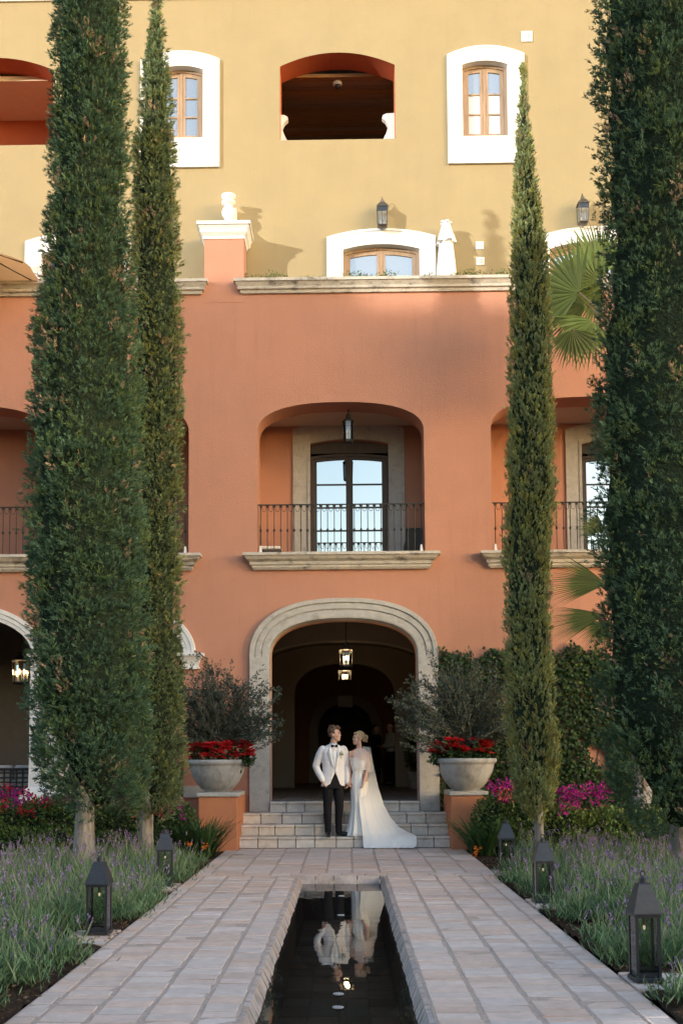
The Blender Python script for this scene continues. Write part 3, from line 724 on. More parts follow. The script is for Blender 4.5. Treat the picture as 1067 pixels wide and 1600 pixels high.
# --- Italian cypresses
def cypress(name, label, tab, Y, base_px, trunk_r, nclump, nspray, seed, green, top_extra=None, streak=0., slen=.10, dead=14, group='cypress trees flanking the pool'):
    r = np.random.default_rng(seed)
    zs, xc, rad = [], [], []
    for py, xl, xr in tab:
        a, b = W(xl, py, Y), W(xr, py, Y); zs.append((a[1] + b[1]) / 2); xc.append((a[0] + b[0]) / 2); rad.append(max(.012, (b[0] - a[0]) / 2 - (.035 if Y < 15 else .075)))
    o_ = np.argsort(zs); zs, xc, rad = np.array(zs)[o_], np.array(xc)[o_], np.array(rad)[o_]
    bx = W(base_px, 1345, Y)[0]
    t = thing(name, label, 'tree', (bx, Y, 0), group)
    z0, z1 = zs[0], zs[-1]
    # trunk, visible below the crown and running up inside it
    bm = B(); rings = []
    for k in range(12):
        z = -.05 + (z1 - .3) * k / 11; f = 1 - .8 * k / 11
        cx = bx + (np.interp(z, zs, xc) - bx) * min(1, max(0, z - z0) / 3)
        rr = trunk_r * f * (1.35 if k == 0 else 1)
        rings.append([(cx + rr * (1 + .12 * math.sin(3 * a + k)) * math.cos(a), Y + rr * (1 + .1 * math.cos(2 * a + k)) * math.sin(a), z) for a in [2 * math.pi * i / 12 for i in range(12)]])
    loft(bm, rings); obj('trunk', bm, BARK, t, smooth=True)
    # opaque heart of twigs
    bm = B(); rings = []
    for k in range(40):
        z = z0 + .12 + (z1 - z0 - .5) * k / 39; R = np.interp(z, zs, rad) * .78 * min(1, .25 + k * .15)
        cx = np.interp(z, zs, xc)
        rings.append([(cx + R * (1 + .07 * math.sin(5 * a + k * 1.7) + .05 * math.sin(9 * a - k)) * math.cos(a), Y + R * (1 + .07 * math.sin(5 * a + k * 1.7)) * math.sin(a), z) for a in [2 * math.pi * i / 18 for i in range(18)]])
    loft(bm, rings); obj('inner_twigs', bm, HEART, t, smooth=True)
    # clumps of sprays
    def pick(n):
        z = z0 + (z1 - z0) * r.uniform(0, 1, n * 3); keep = r.uniform(0, 1, n * 3) < np.interp(z, zs, rad) / rad.max() * .9 + .12
        return z[keep][:n]
    zc = pick(nclump); n = len(zc); th = r.uniform(0, 2 * math.pi, n)
    R = np.interp(zc, zs, rad)
    back = np.sin(th) > .45                       # far side needs fewer
    keep = ~back | (r.uniform(0, 1, n) < .4); zc, th, R = zc[keep], th[keep], R[keep]; n = len(zc)
    off = r.uniform(.64, 1.0, n)
    Cc = np.stack([np.interp(zc, zs, xc) + R * off * np.cos(th), Y + R * off * np.sin(th), zc], 1)
    outw = np.stack([np.cos(th), np.sin(th), np.zeros(n)], 1)
    csz = np.minimum(R * .42 + .04, r.uniform(.08, .16, n)) 
    cv = r.uniform(.75, 1.25, n); ch = r.uniform(0, 1, n)
    isd = np.zeros(n, bool); isd[r.choice(n, min(dead, n), replace=False)] = True
    rep = np.repeat(np.arange(n), nspray); m = len(rep)
    up = np.array([0, 0, 1.0])
    dv = rdir(m, r) * r.uniform(.2, 1, (m, 1)) ** .5
    dv = dv * (1 - streak * np.array([.5, .5, 0])) + up * 0
    P = Cc[rep] + dv * csz[rep][:, None] * np.array([1, 1, 1.25 + streak])
    # keep inside the outline (a few tips stick out)
    Rl = np.interp(P[:, 2], zs, rad); cxl = np.interp(P[:, 2], zs, xc)
    dx, dy = P[:, 0] - cxl, P[:, 1] - Y; rr = np.hypot(dx, dy); lim = Rl * r.uniform(.88, 1.08, m) * (1 + .07 * np.sin(P[:, 2] * 5.3 + np.arctan2(dy, dx) * 3 + seed) + .05 * np.sin(P[:, 2] * 11.7 - np.arctan2(dy, dx) * 5))
    sc = np.minimum(1, lim / np.maximum(rr, 1e-6)); P[:, 0] = cxl + dx * sc; P[:, 1] = Y + dy * sc
    D0 = unit(outw[rep] * (.5 - .35 * streak) + up * (.55 + streak) + dv * .55 + rdir(m, r) * .35)
    nb = 9
    rp = np.repeat(np.arange(m), nb); k = len(rp)
    along = r.uniform(0, 1, k)[:, None]
    LB = slen * r.uniform(.7, 1.25, m)
    P2 = P[rp] + D0[rp] * along * LB[rp][:, None] * .75
    D2 = unit(D0[rp] + rdir(k, r) * (.62 - .2 * streak))
    L = LB[rp] * r.uniform(.35, .66, k) * (1.15 - .4 * along[:, 0])
    Q = leaf_quads(P2, D2, L, L * r.uniform(.17, .28, k), r)
    g = np.asarray(green)
    col = g[None, :] * cv[rep][:, None] * (1 + .0 * P)
    col = col * (1 + r.uniform(-.22, .22, (m, 1)))
    olive = np.array([1.3, 1.1, .75]); col = np.where((ch[rep] > .72)[:, None], col * olive, col)
    brown = np.array([.44, .32, .21]); col = np.where(isd[rep][:, None], brown * r.uniform(.7, 1.3, (m, 1)), col)
    lone = r.uniform(0, 1, m) < .006; col = np.where(lone[:, None], brown * r.uniform(.6, 1.1, (m, 1)), col)
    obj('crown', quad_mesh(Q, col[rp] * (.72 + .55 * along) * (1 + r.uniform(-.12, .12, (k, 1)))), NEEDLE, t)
    return t
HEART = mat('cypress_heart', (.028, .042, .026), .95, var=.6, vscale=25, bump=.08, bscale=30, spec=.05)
GRN = (.105, .182, .108)
cypress('cypress_tree', 'widest dark green cypress at the left, thick bare trunk behind the lavender', [(-60, 94, 198), (0, 84, 203), (50, 84, 196), (130, 82, 200), (230, 80, 203), (350, 73, 203), (450, 66, 212), (540, 48, 219), (640, 48, 225), (780, 42, 230), (900, 42, 231), (1000, 43, 233), (1100, 43, 240), (1180, 48, 240), (1225, 66, 236), (1255, 92, 226), (1272, 125, 205)], 14.2, 130, .115, 3000, 10, 11, GRN, dead=75)
cypress('cypress_tree', 'slim cypress with a pale golden tip beside the wide left one', [(-15, 240, 246), (20, 236, 256), (60, 230, 262), (110, 222, 268), (200, 210, 276), (300, 204, 281), (420, 202, 287), (600, 202, 290), (800, 205, 287), (1000, 200, 286), (1100, 198, 292), (1180, 197, 294), (1245, 198, 291), (1270, 206, 280), (1282, 216, 262)], 16.3, 227, .085, 2000, 9, 12, (.19, .25, .125), dead=70)
cypress('cypress_tree', 'slender cypress with a sunlit spire to the right of the arch', [(108, 814, 819), (140, 811, 823), (200, 803, 832), (300, 797, 846), (400, 793, 860), (500, 789, 867), (620, 787, 869), (700, 785, 872), (800, 782, 873), (880, 780, 864), (1000, 782, 866), (1100, 784, 873), (1180, 787, 878), (1235, 794, 876), (1262, 804, 868), (1280, 822, 856)], 16.3, 843, .055, 2000, 9, 13, (.36, .40, .18), streak=.6, dead=25)
cypress('cypress_tree', 'broad cypress running out of the picture at the right edge', [(-60, 930, 1175), (0, 924, 1178), (100, 922, 1180), (250, 930, 1180), (400, 934, 1180), (500, 924, 1182), (600, 920, 1184), (800, 922, 1184), (1000, 926, 1184), (1120, 930, 1184), (1200, 938, 1182), (1255, 952, 1175), (1285, 972, 1155), (1308, 1005, 1125)], 14.2, 1063, .115, 3000, 10, 14, GRN, dead=75)

# --- leafy masses
def mass(P, r, size, base, outward=None, n_extra=1, up=.3, dv=.35, wid=.55):
    n = len(P); D = rdir(n, r) + np.array([0, -.35, up])
    if outward is not None: D = D + outward * .8
    return leaf_quads(P, unit(D), size * r.uniform(.7, 1.3, n), size * wid * r.uniform(.8, 1.2, n), r), tint(n, base, dv, .12, r)
def blob_points(n, r, c, rad, shell=.55):
    d = rdir(n, r); k = r.uniform(shell, 1, (n, 1)) ** .6
    return np.asarray(c) + d * k * np.asarray(rad), d
def bush(name, label, cat_, blobs, leafn, seed, green, flowers=(), leaf=.068, group=None):
    r = np.random.default_rng(seed); c0 = blobs[0][0]
    t = thing(name, label, cat_, (c0[0], c0[1], 0), group)
    parts = []
    bm = B()
    for c, rad in blobs:
        P, d = blob_points(leafn, r, c, rad); parts.append(mass(P, r, leaf, green, d))
        bmesh.ops.create_icosphere(bm, subdivisions=2, radius=1, matrix=Matrix.Translation(c) @ Matrix.Diagonal((rad[0] * .72, rad[1] * .72, rad[2] * .72, 1)))
        for k in range(3):
            tube(bm, [(c[0] + r.uniform(-.15, .15), c[1], -.03), (c[0] + r.uniform(-.2, .2), c[1] + r.uniform(-.1, .1), c[2])], .014, 5)
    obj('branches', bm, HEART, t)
    plant('foliage', parts, LEAF, t)
    for fn, fc, pts in flowers:
        fp = []
        for p, n, s in pts:
            P = np.asarray(p) + r.normal(size=(n, 3)) * s
            D = unit(rdir(n, r) + np.array([0, -.6, .4])); fp.append((leaf_quads(P, D, .042 * r.uniform(.8, 1.3, n), .036, r), tint(n, fc, .3, .1, r)))
        plant(fn, fp, PETAL, t, 'stuff')
    return t
def at(px, py, Y): x, z = W(px, py, Y); return (x, Y, z)
HG = (.12, .18, .05)
MAG, CRI = (.50, .03, .30), (.55, .03, .055)
Yh = 18.3
def hblobs(pxs, ytop, Yb, rz=.45, rx=.5):
    out = []
    for px in pxs:
        x, z = W(px, ytop + random.uniform(-8, 8), Yb); out.append(((x, Yb, z - rz * .95), (rx, .42, rz)))
    return out
bush('bougainvillea_hedge', 'leafy bougainvillea hedge with crimson and magenta flowers at far left', 'hedge', hblobs((-70, -20, 25, 70, 105), 1248, Yh, .5, .5) + hblobs((-40, 30, 90), 1290, Yh - .35, .38, .55), 1700, 21, HG,
     [('magenta_flowers', MAG, [(at(px, py, Yh - .3), 34, .055) for px, py in ((5, 1243), (22, 1240), (33, 1243), (45, 1247), (28, 1252), (110, 1242), (75, 1246))]), ('crimson_flowers', CRI, [(at(px, py, Yh - .34), 26, .045) for px, py in ((12, 1232), (40, 1240), (3, 1262), (52, 1248), (70, 1252), (85, 1250), (32, 1266), (48, 1272), (8, 1248), (95, 1252))])])
bush('bougainvillea_hedge', 'darker bougainvillea hedge with red blooms between the two left cypress trunks', 'hedge', hblobs((150, 190, 235, 268), 1258, Yh + .1, .48, .45) + hblobs((170, 240), 1296, Yh - .3, .36, .5), 1600, 22, (.085, .135, .042),
     [('crimson_flowers', CRI, [(at(px, py, Yh - .3), 40, .05) for px, py in ((203, 1250), (208, 1262), (216, 1255), (240, 1262), (248, 1266), (252, 1262), (236, 1256))]), ('magenta_flowers', MAG, [(at(px, py, Yh - .25), 16, .03) for px, py in ((276, 1252), (268, 1264), (281, 1262), (286, 1278), (150, 1242))])])
bush('bougainvillea_bush', 'bougainvillea with magenta and coral blooms behind the right pedestal', 'bush', hblobs((772, 795, 815), 1245, Yh, .5, .38) + hblobs((785,), 1275, Yh - .3, .35, .4), 1600, 23, (.09, .145, .045),
     [('magenta_flowers', MAG, [(at(px, py, Yh - .25), 34, .045) for px, py in ((768, 1228), (772, 1236), (790, 1224), (796, 1228), (800, 1232), (788, 1250), (782, 1230))]), ('coral_flowers', (.60, .16, .12), [(at(px, py, Yh - .3), 26, .045) for px, py in ((792, 1240), (800, 1242), (784, 1243), (805, 1236))])])
bush('bougainvillea_bush', 'large bougainvillea with bright magenta blooms between the right cypresses', 'bush', hblobs((880, 915, 950, 985, 1020), 1262, Yh, .52, .5) + hblobs((900, 950, 1000), 1295, Yh - .35, .4, .5), 1800, 24, (.14, .20, .05),
     [('magenta_flowers', MAG, [(at(px, py, Yh - .3), 36, .05) for px, py in ((876, 1236), (884, 1244), (890, 1238), (900, 1248), (882, 1252), (908, 1240), (922, 1234), (932, 1238), (940, 1232), (948, 1236), (915, 1232), (896, 1234), (930, 1252), (878, 1266), (898, 1258), (952, 1240))])])
bush('low_hedge', 'low dark hedge filling the bed behind the right lavender', 'hedge', hblobs((1000, 1050, 1100), 1300, 16.9, .4, .6), 1700, 25, (.075, .12, .045))
bush('low_hedge', 'low bright green ground shrub behind the left lavender', 'hedge', hblobs((-10, 20, 45), 1345, 15.2, .3, .45), 1500, 26, (.10, .17, .04))

# --- ivy on the right wall
ivy = thing('ivy', 'dark green ivy covering the orange wall right of the arch', 'climbing plant', (4, WALL, 0))
r = np.random.default_rng(31); n = 34000
ix0, ix1 = W(687, 1100, WALL)[0], 8.5
P = np.stack([r.uniform(ix0, ix1, n), WALL - .02 - r.uniform(0, .14, n) ** 1.2, r.uniform(-.0, 3.55, n)], 1)
edge = 3.32 + .08 * np.sin(P[:, 0] * 5) + .06 * np.sin(P[:, 0] * 13) + r.normal(size=n) * .04
hol = (np.sin(P[:, 0] * 2.3 + 1) * np.sin(P[:, 2] * 2.9 + .5) + .5 * np.sin(P[:, 0] * 6.1 + P[:, 2] * 4)) > 1.25
lowthin = r.uniform(0, 1, n) < np.clip(.5 + P[:, 2] * .5, 0, 1)
k = (P[:, 2] < edge) & ~hol & lowthin; P = P[k]; n = len(P)
D = unit(rdir(n, r) * .8 + np.array([0, -.5, -.5])); 
c = tint(n, (.040, .072, .026), .45, .15, r); lime = r.uniform(0, 1, n) < .1; c[lime] *= np.array([2.2, 2.0, 1.1])
plant('foliage', [(leaf_quads(P, D, .075 * r.uniform(.6, 1.3, n), .065, r, flat=(0, -1, .3)), c)], LEAF, ivy)
bm = B()
for i in range(34):
    xx = ix0 + .1 + i * .17; pts = [(xx + .12 * math.sin(j * 1.3 + i), WALL - .012, j * .4) for j in range(9)]
    tube(bm, pts, .008, 4)
obj('stems', bm, TWIG, ivy)

# --- lavender
def lavender(name, label, regions, seed, dens, hmax):
    r = np.random.default_rng(seed); parts = []; fl = []
    for x0, x1, y0, y1 in regions:
        nclump = int((x1 - x0) * (y1 - y0) * dens)
        for _ in range(nclump):
            x, y = r.uniform(x0, x1), r.uniform(y0, y1); h = hmax * r.uniform(.75, 1.1); n = 170
            edge = min(1, .6 + .6 * min(abs(x) - 1.97, .6)); h *= edge
            base = np.array([x, y, -.02]) + r.normal(size=(n, 3)) * np.array([.10, .10, .0]) + np.array([0, 0, 1]) * r.uniform(0, .42 * h, (n, 1))
            D = unit(rdir(n, r) * np.array([.7, .7, .25]) + np.array([0, 0, .75])); L = h * r.uniform(.2, .42, n)
            parts.append((leaf_quads(base, D, L, .011, r, .1), tint(n, (.135, .22, .10), .5, .08, r)))
            m = int(r.integers(1, 6))
            sb = np.array([x, y, h * .4]) + r.normal(size=(m, 3)) * np.array([.1, .1, .04]); sd = unit(rdir(m, r) * np.array([.42, .42, .1]) + np.array([0, 0, 1])); sl = h * r.uniform(.45, .75, m)
            parts.append((leaf_quads(sb, sd, sl, .007, r, .05, .5), tint(m, (.20, .23, .13), .2, .05, r)))
            e = 10; sb2 = np.array([x, y, h * .35]) + r.normal(size=(e, 3)) * np.array([.1, .1, .04]); sd2 = unit(rdir(e, r) * np.array([.5, .5, .1]) + np.array([0, 0, 1])); parts.append((leaf_quads(sb2, sd2, h * r.uniform(.4, .7, e), .006, r, .05, .5), tint(e, (.23, .28, .15), .3, .05, r)))
            tip = sb + sd * sl[:, None]
            for q in range(5):
                pp = tip - sd * (q * .012); dd = unit(rdir(m, r) * .7 + sd)
                fl.append((leaf_quads(pp, dd, .026, .015, r), tint(m, (.34, .24, .38) if q % 2 else (.27, .17, .33), .35, .1, r)))
    bed = tag(bpy.data.objects.new(name, None), label, 'lavender', None, 'stuff'); COL.objects.link(bed); bed.location = (regions[0][0], regions[0][2], 0)
    plant('leaves', parts, LEAF, bed, 'stuff'); plant('flower_spikes', fl, PETAL, bed, 'stuff')
lavender('lavender_bed', 'grey green lavender with mauve spikes in the left bed around the cypress trunks', [(-4.3, -2.04, 10.3, 13.2), (-4.3, -2.4, 13.2, 16.2), (-2.4, -2.05, 14.0, 16.6), (-5.2, -2.45, 9.2, 10.3)], 41, 15, .50)
lavender('lavender_bed', 'lavender clumps at the left edge nearest the viewer', [(-3.6, -2.08, 5.2, 8.9), (-2.9, -2.4, 8.7, 9.4)], 42, 17, .46)
lavender('lavender_bed', 'long lavender bed along the right edge of the path', [(1.98, 4.6, 12.4, 14.8), (2.4, 4.6, 14.8, 16.6), (1.98, 4.4, 8.3, 11.5), (2.4, 4.6, 11.4, 12.4)], 43, 15, .48)
lavender('lavender_bed', 'lavender clumps in front of the nearest right lantern', [(2.03, 3.4, 5.2, 7.6)], 44, 17, .44)
tag(obj('leaf_litter', quad_mesh(*cat([(leaf_quads(np.stack([s * RNG.uniform(1.9, 2.3, 900), RNG.uniform(5, 17, 900), np.full(900, .012)], 1), unit(rdir(900) * np.array([1, 1, .15])), .035, .016), tint(900, (.16, .095, .05), .5)) for s in (-1.02, 1)])), LEAF), 'brown leaf litter along the path edges', 'leaf litter', kind='stuff')

# --- strap-leaved clivias by the pedestals
def strap(px, py, Y, label, seed, k=150):
    r = np.random.default_rng(seed); x, _ = W(px, py, Y)
    t = thing('strap_leaf_plant', label, 'plant', (x, Y, 0), 'strap leaved plants beside the pedestals'); parts = []
    for i in range(k):
        a = r.uniform(0, 2 * math.pi); b = np.array([x, Y, 0]) + np.array([math.cos(a), math.sin(a), 0]) * r.uniform(0, .22)
        l = r.uniform(.42, .72); w = .04; lean = r.uniform(.25, .8); pts = []
        for s in np.linspace(0, 1, 6):
            out = lean * s * l * (1 + .4 * s); zz = l * s * (1 - .42 * lean * s); pts.append(b + np.array([math.cos(a) * out, math.sin(a) * out, zz]))
        side = np.array([-math.sin(a), math.cos(a), 0]); col = tint(1, (.04, .085, .025), .4, .1, r)[0]
        for j in range(5):
            w0, w1 = w * (1 - j / 5.2) ** .5 * .5, w * (1 - (j + 1) / 5.2) ** .5 * .5
            parts.append(np.stack([pts[j] - side * w0, pts[j] + side * w0, pts[j + 1] + side * w1, pts[j + 1] - side * w1])); parts_c.append(col)
    return t, parts
for px, Y, lab, sd, fl in ((316, 17.75, 'dark strap leaved plant beside the left pedestal', 51, [(296, 1318), (322, 1323)]), (756, 17.8, 'dark strap leaved plant beside the right pedestal', 52, [(745, 1328), (741, 1336)]), (285, 17.9, 'strap leaved clump tucked behind the rear left lantern', 53, [])):
    parts_c = []
    t, parts = strap(px, 1320, Y, lab, sd)
    obj('leaves', quad_mesh(np.array(parts), np.array(parts_c)), LEAF, t)
    if fl:
        r = np.random.default_rng(sd); tag(obj('orange_flowers', quad_mesh(*cat([(leaf_quads(np.asarray(at(a, b, Y - .35)) + r.normal(size=(12, 3)) * .02, rdir(12, r), .06, .03, r), tint(12, (.75, .20, .03), .2)) for a, b in fl])), PETAL, t), kind='stuff')

# --- fan palm behind the broad right cypress
palm = thing('fan_palm', 'fan palm whose fronds show between the two right cypresses', 'palm tree', (W(985, 900, 18.6)[0], 18.6, 0))
pxc = palm.location.x
bm = B(); tube(bm, [(pxc + .1 * math.sin(k), 18.6, k * .9 - .05) for k in range(12)], .16, 10, .12); obj('trunk', bm, BARK, palm)
def frond(hub_px, hub_py, Y, ang, R, spread, seed, col, droop=.25, facing=.35, nb=26):
    r = np.random.default_rng(seed); h = np.array(at(hub_px, hub_py, Y)); q = []; cs = []
    u = np.array([1, 0, 0.0]); v = np.array([0, -facing, 1.0]); v = v / np.linalg.norm(v); nrm = np.cross(u, v)
    web = .45
    for i in range(nb):
        a = ang + spread * (i / (nb - 1) - .5); da = spread / nb
        d = u * math.cos(a) + v * math.sin(a); L = R * r.uniform(.86, 1.05) * (1 - .25 * abs(i / (nb - 1) - .5))
        s = -u * math.sin(a) + v * math.cos(a); w = L * web * da * .85
        p0, p1, p2 = h + d * .03, h + d * L * web, h + d * L * .8 - np.array([0, 0, droop * L * .10]); p3 = h + d * L - np.array([0, 0, droop * L * .25])
        fold = nrm * w * .35 * (1 if i % 2 else -1)
        c = np.asarray(col) * r.uniform(.75, 1.2)
        q += [np.stack([p0, p1 + s * w + fold, p1 + s * w * .2, p0]), np.stack([p0, p0, p1 + s * w * .2, p1 - s * w - fold]),
              np.stack([p1 + s * w + fold, p2 + s * w * .42, p2 - s * w * .42, p1 - s * w - fold]), np.stack([p2 + s * w * .42, p3, p3, p2 - s * w * .42])]
        cs += [c] * 4
    f = obj('frond', quad_mesh(np.array(q), np.array(cs)), LEAF, palm)
    bm = B(); end = Vector((pxc, 18.62, h[2] - .55)); tube(bm, [Vector(h), (Vector(h) + end) / 2 + Vector((0, 0, .05)), end], .018, 5); obj('stalk', bm, TWIG, f)
PG = (.13, .19, .055)
for i, a in enumerate(((905, 458, 18.1, 2.75, 1.05, 2.6, .3), (935, 440, 18.3, 2.2, 1.0, 2.6, .3), (940, 445, 18.5, 3.6, .9, 2.2, .3), (893, 515, 17.9, -1.45, .62, 2.5, .3), (928, 500, 18.2, -2.1, .8, 2.4, .4), (945, 830, 17.9, 2.7, .55, 1.3, .2), (948, 912, 17.8, 3.05, .98, 1.05, .15), (945, 960, 17.9, 3.35, .98, .8, .15), (950, 968, 18.0, -2.2, .6, 1.5, .2), (915, 475, 18.35, -2.9, .95, 1.9, .35), (938, 420, 18.45, 1.75, .85, 1.8, .2))):
    frond(a[0], a[1], a[2], a[3], a[4], a[5], 60 + i, PG if i in (1, 2, 4) else ((.075, .115, .035) if i == 0 else (.085, .125, .045)), a[6])

# --- terrace planter greenery
r = np.random.default_rng(71)
pg = thing('planter_greenery', 'low trailing greenery along the terrace ledge', 'plant', (0, WALL + .35, ZP))
obj('planter_soil', bxm(XL, XR, WALL + .12, WALL + .58, ZP + .05, ZP + .10), SOIL, pg)
n = 7000; xx = r.uniform(-2.0, 4.2, n); hgt = .06 + .06 * (np.sin(xx * 3.1) + 1) + .05 * (np.sin(xx * 9) + 1)
P = np.stack([xx, WALL + .1 + r.uniform(0, .4, n), ZP + .09 + r.uniform(0, 1, n) ** 1.6 * hgt], 1)
P2 = np.stack([r.uniform(-3.6, -2.45, 700), WALL + .1 + r.uniform(0, .4, 700), ZP + .09 + r.uniform(0, .12, 700)], 1); P = np.concatenate([P, P2])
n = len(P); plant('foliage', [(leaf_quads(P, unit(rdir(n, r) + np.array([0, 0, .6])), .05 * r.uniform(.6, 1.4, n), .022, r), tint(n, (.10, .15, .04), .4, .15, r))], LEAF, pg)
# ================================================================== OBJECTS
# --- path lanterns (built once at the origin, then copied)
def path_lantern():
    t = thing('path_lantern', 'x', 'lantern', group='black path lanterns')
    w, hb = .090, .40
    O = dict(parent=t, world=False)
    bm = B(); box(bm, -w - .012, w + .012, -w - .012, w + .012, .0, .028, bev=.004); box(bm, -w + .01, w - .01, -w + .01, w - .01, .03, .075); obj('base', bm, BLACKM, **O)
    for sx in (-1, 1):
        for sy in (-1, 1):
            obj('post', bxm(min(sx * w, sx * (w - .02)), max(sx * w, sx * (w - .02)), min(sy * w, sy * (w - .02)), max(sy * w, sy * (w - .02)), .028, hb), BLACKM, **O)
    bm = B(); box(bm, -w - .004, w + .004, -w - .004, w + .004, hb, hb + .022)
    obj('top_frame', bm, BLACKM, **O)
    for a in range(4):
        g = bxm(-w + .02, w - .02, -w + .006, -w + .009, .06, hb); bmesh.ops.rotate(g, verts=g.verts, cent=(0, 0, 0), matrix=Matrix.Rotation(a * math.pi / 2, 3, 'Z')); obj('pane', g, CLEAR, **O)
    bm = B(); sq = lambda h, z: [(-h, -h, z), (h, -h, z), (h, h, z), (-h, h, z)]
    loft(bm, [sq(w + .014, hb + .022), sq(w + .012, hb + .032), sq(.045, hb + .205), sq(.036, hb + .212)]); cap = obj('cap', bm, BLACKM, **O)
    bm = B(); lathe(bm, [(.026, hb + .21), (.026, hb + .24), (.018, hb + .245), (.012, hb + .255)], n=12)
    tube(bm, [(.018 * math.cos(a), 0, hb + .268 + .018 * math.sin(a)) for a in [2 * math.pi * i / 10 for i in range(11)]], .005, 5); obj('ring', bm, BLACKM, **O)
    bm = B(); lathe(bm, [(.012, hb - .0), (.012, hb - .05), (.016, hb - .055)], n=10); obj('socket', bm, BRONZE, **O)
    bm = B(); lathe(bm, [(.003, hb - .085), (.009, hb - .077), (.010, hb - .068), (.007, hb - .055)], n=10); obj('bulb', bm, LAMPB, smooth=True, **O)
    return t
LAMPB = emis('lantern_bulb', (1, .80, .52), .15)
spots = [(G(155, 1459), 'black path lantern nearest on the left, standing beside the lavender', -.04), (G(258, 1384), 'black path lantern further back on the left, half sunk in lavender', .1),
         (G(1008, 1532), 'black path lantern closest to the viewer on the right with lavender over its foot', .06), (G(849, 1410), 'black path lantern standing clear on the right path edge pad', .02),
         (W(790, 1300, 15.3)[:1] + (15.3,), 'path lantern on the right mostly hidden by lavender near the steps', 0)]
proto = path_lantern()
for i, (p, lab, rz) in enumerate(spots):
    o = proto if i == 0 else copy_tree(proto)
    o.location = (p[0], p[1], .002); o.rotation_euler = (0, 0, rz); o['label'] = lab
    if i == 2: o.scale = (.93, .93, 1.05)

# --- pedestals, bowls, olive shrubs, poinsettias
def pedestal(x0, x1, yf, label):
    t = thing('pedestal', label, 'pedestal', ((x0 + x1) / 2, yf, 0), 'pedestals flanking the steps')
    zt = .93
    obj('body', bxm(x0, x1, yf, WALL + .02, -.02, zt - .07, bev=.012), PEDP, t)
    obj('cap_slab', bxm(x0 - .03, x1 + .03, yf - .035, yf + 1.05, zt - .07, zt, bev=.012), STONE, t)
    return zt
pf = G(340, 1329)[1]
zt = pedestal(W(310, 1290, pf)[0], W(371, 1290, pf)[0], pf, 'orange plaster pedestal with a stone cap left of the steps')
pf2 = G(735, 1327)[1]
pedestal(W(705.5, 1290, pf2)[0], W(760, 1290, pf2)[0], pf2, 'orange plaster pedestal with a stone cap right of the steps')
def bowl(px, Y, label):
    x = W(px, 1188, Y)[0]; t = thing('bowl_planter', label, 'planter', (x, Y, zt), 'stone bowls on the pedestals')
    bm = B(); prof = [(.20, .0), (.205, .02), (.27, .06), (.36, .17), (.425, .30), (.455, .42), (.46, .44), (.49, .455), (.50, .49), (.495, .52), (.475, .53), (.45, .525), (.435, .50), (.43, .47)]
    lathe(bm, prof, x, Y, 40, cap=False); bm.faces.ensure_lookup_table()
    for v in bm.verts: v.co.z += zt + .001
    obj('bowl', bm, CONC, t, smooth=True)
    bm = B(); lathe(bm, [(.43, .0), (.43, .01)], x, Y, 24)
    for v in bm.verts: v.co.z += zt + .47
    obj('soil', bm, SOIL, t); return x
OLIVE = (.078, .102, .075)
def olive(x, Y, label, seed, reach_l, reach_r, top):
    r = np.random.default_rng(seed); t = thing('olive_shrub', label, 'shrub', (x, Y, zt + .48), 'olive shrubs in the stone bowls'); bm = B(); parts = []
    zb = zt + .47; tube(bm, [(x, Y, zb), (x + .03, Y, zb + .2), (x + .01, Y + .02, zb + .42)], .035, 8, .026)
    obj('trunk', bm, TWIG, t); br = B()
    for i in range(190):
        f = r.uniform(0, 1); a = math.pi * (.06 + .88 * f); reach = reach_r if math.cos(a) > 0 else reach_l
        L = (reach * abs(math.cos(a)) + top * abs(math.sin(a))) * r.uniform(.6, 1.0)
        d = np.array([math.cos(a), r.uniform(-.6, .5), abs(math.sin(a)) * 1.0 + .05]); d = d / np.linalg.norm(d)
        p0 = np.array([x, Y, zb + r.uniform(.22, .42)]); pts = []
        bend = r.normal(size=3) * .12
        for s in np.linspace(0, 1, 6): pts.append(p0 + d * L * s + bend * math.sin(s * 3) * L + np.array([0, 0, -.18 * abs(d[0]) * s * s * L]))
        tube(br, pts, .006, 4, .002)
        n = 75; s = r.uniform(.18, 1.0, n); idx = np.minimum((s * 5).astype(int), 4); P0 = np.array(pts)[idx]; P1 = np.array(pts)[idx + 1]; P = P0 + (P1 - P0) * (s * 5 - idx)[:, None]
        P += r.normal(size=(n, 3)) * .025
        D = unit((P1 - P0) + rdir(n, r) * L * .2); parts.append((leaf_quads(P, D, .068 * r.uniform(.6, 1.2, n), .021, r), tint(n, OLIVE, .4, .1, r)))
    obj('branches', br, TWIG, t); plant('foliage', parts, LEAF, t)
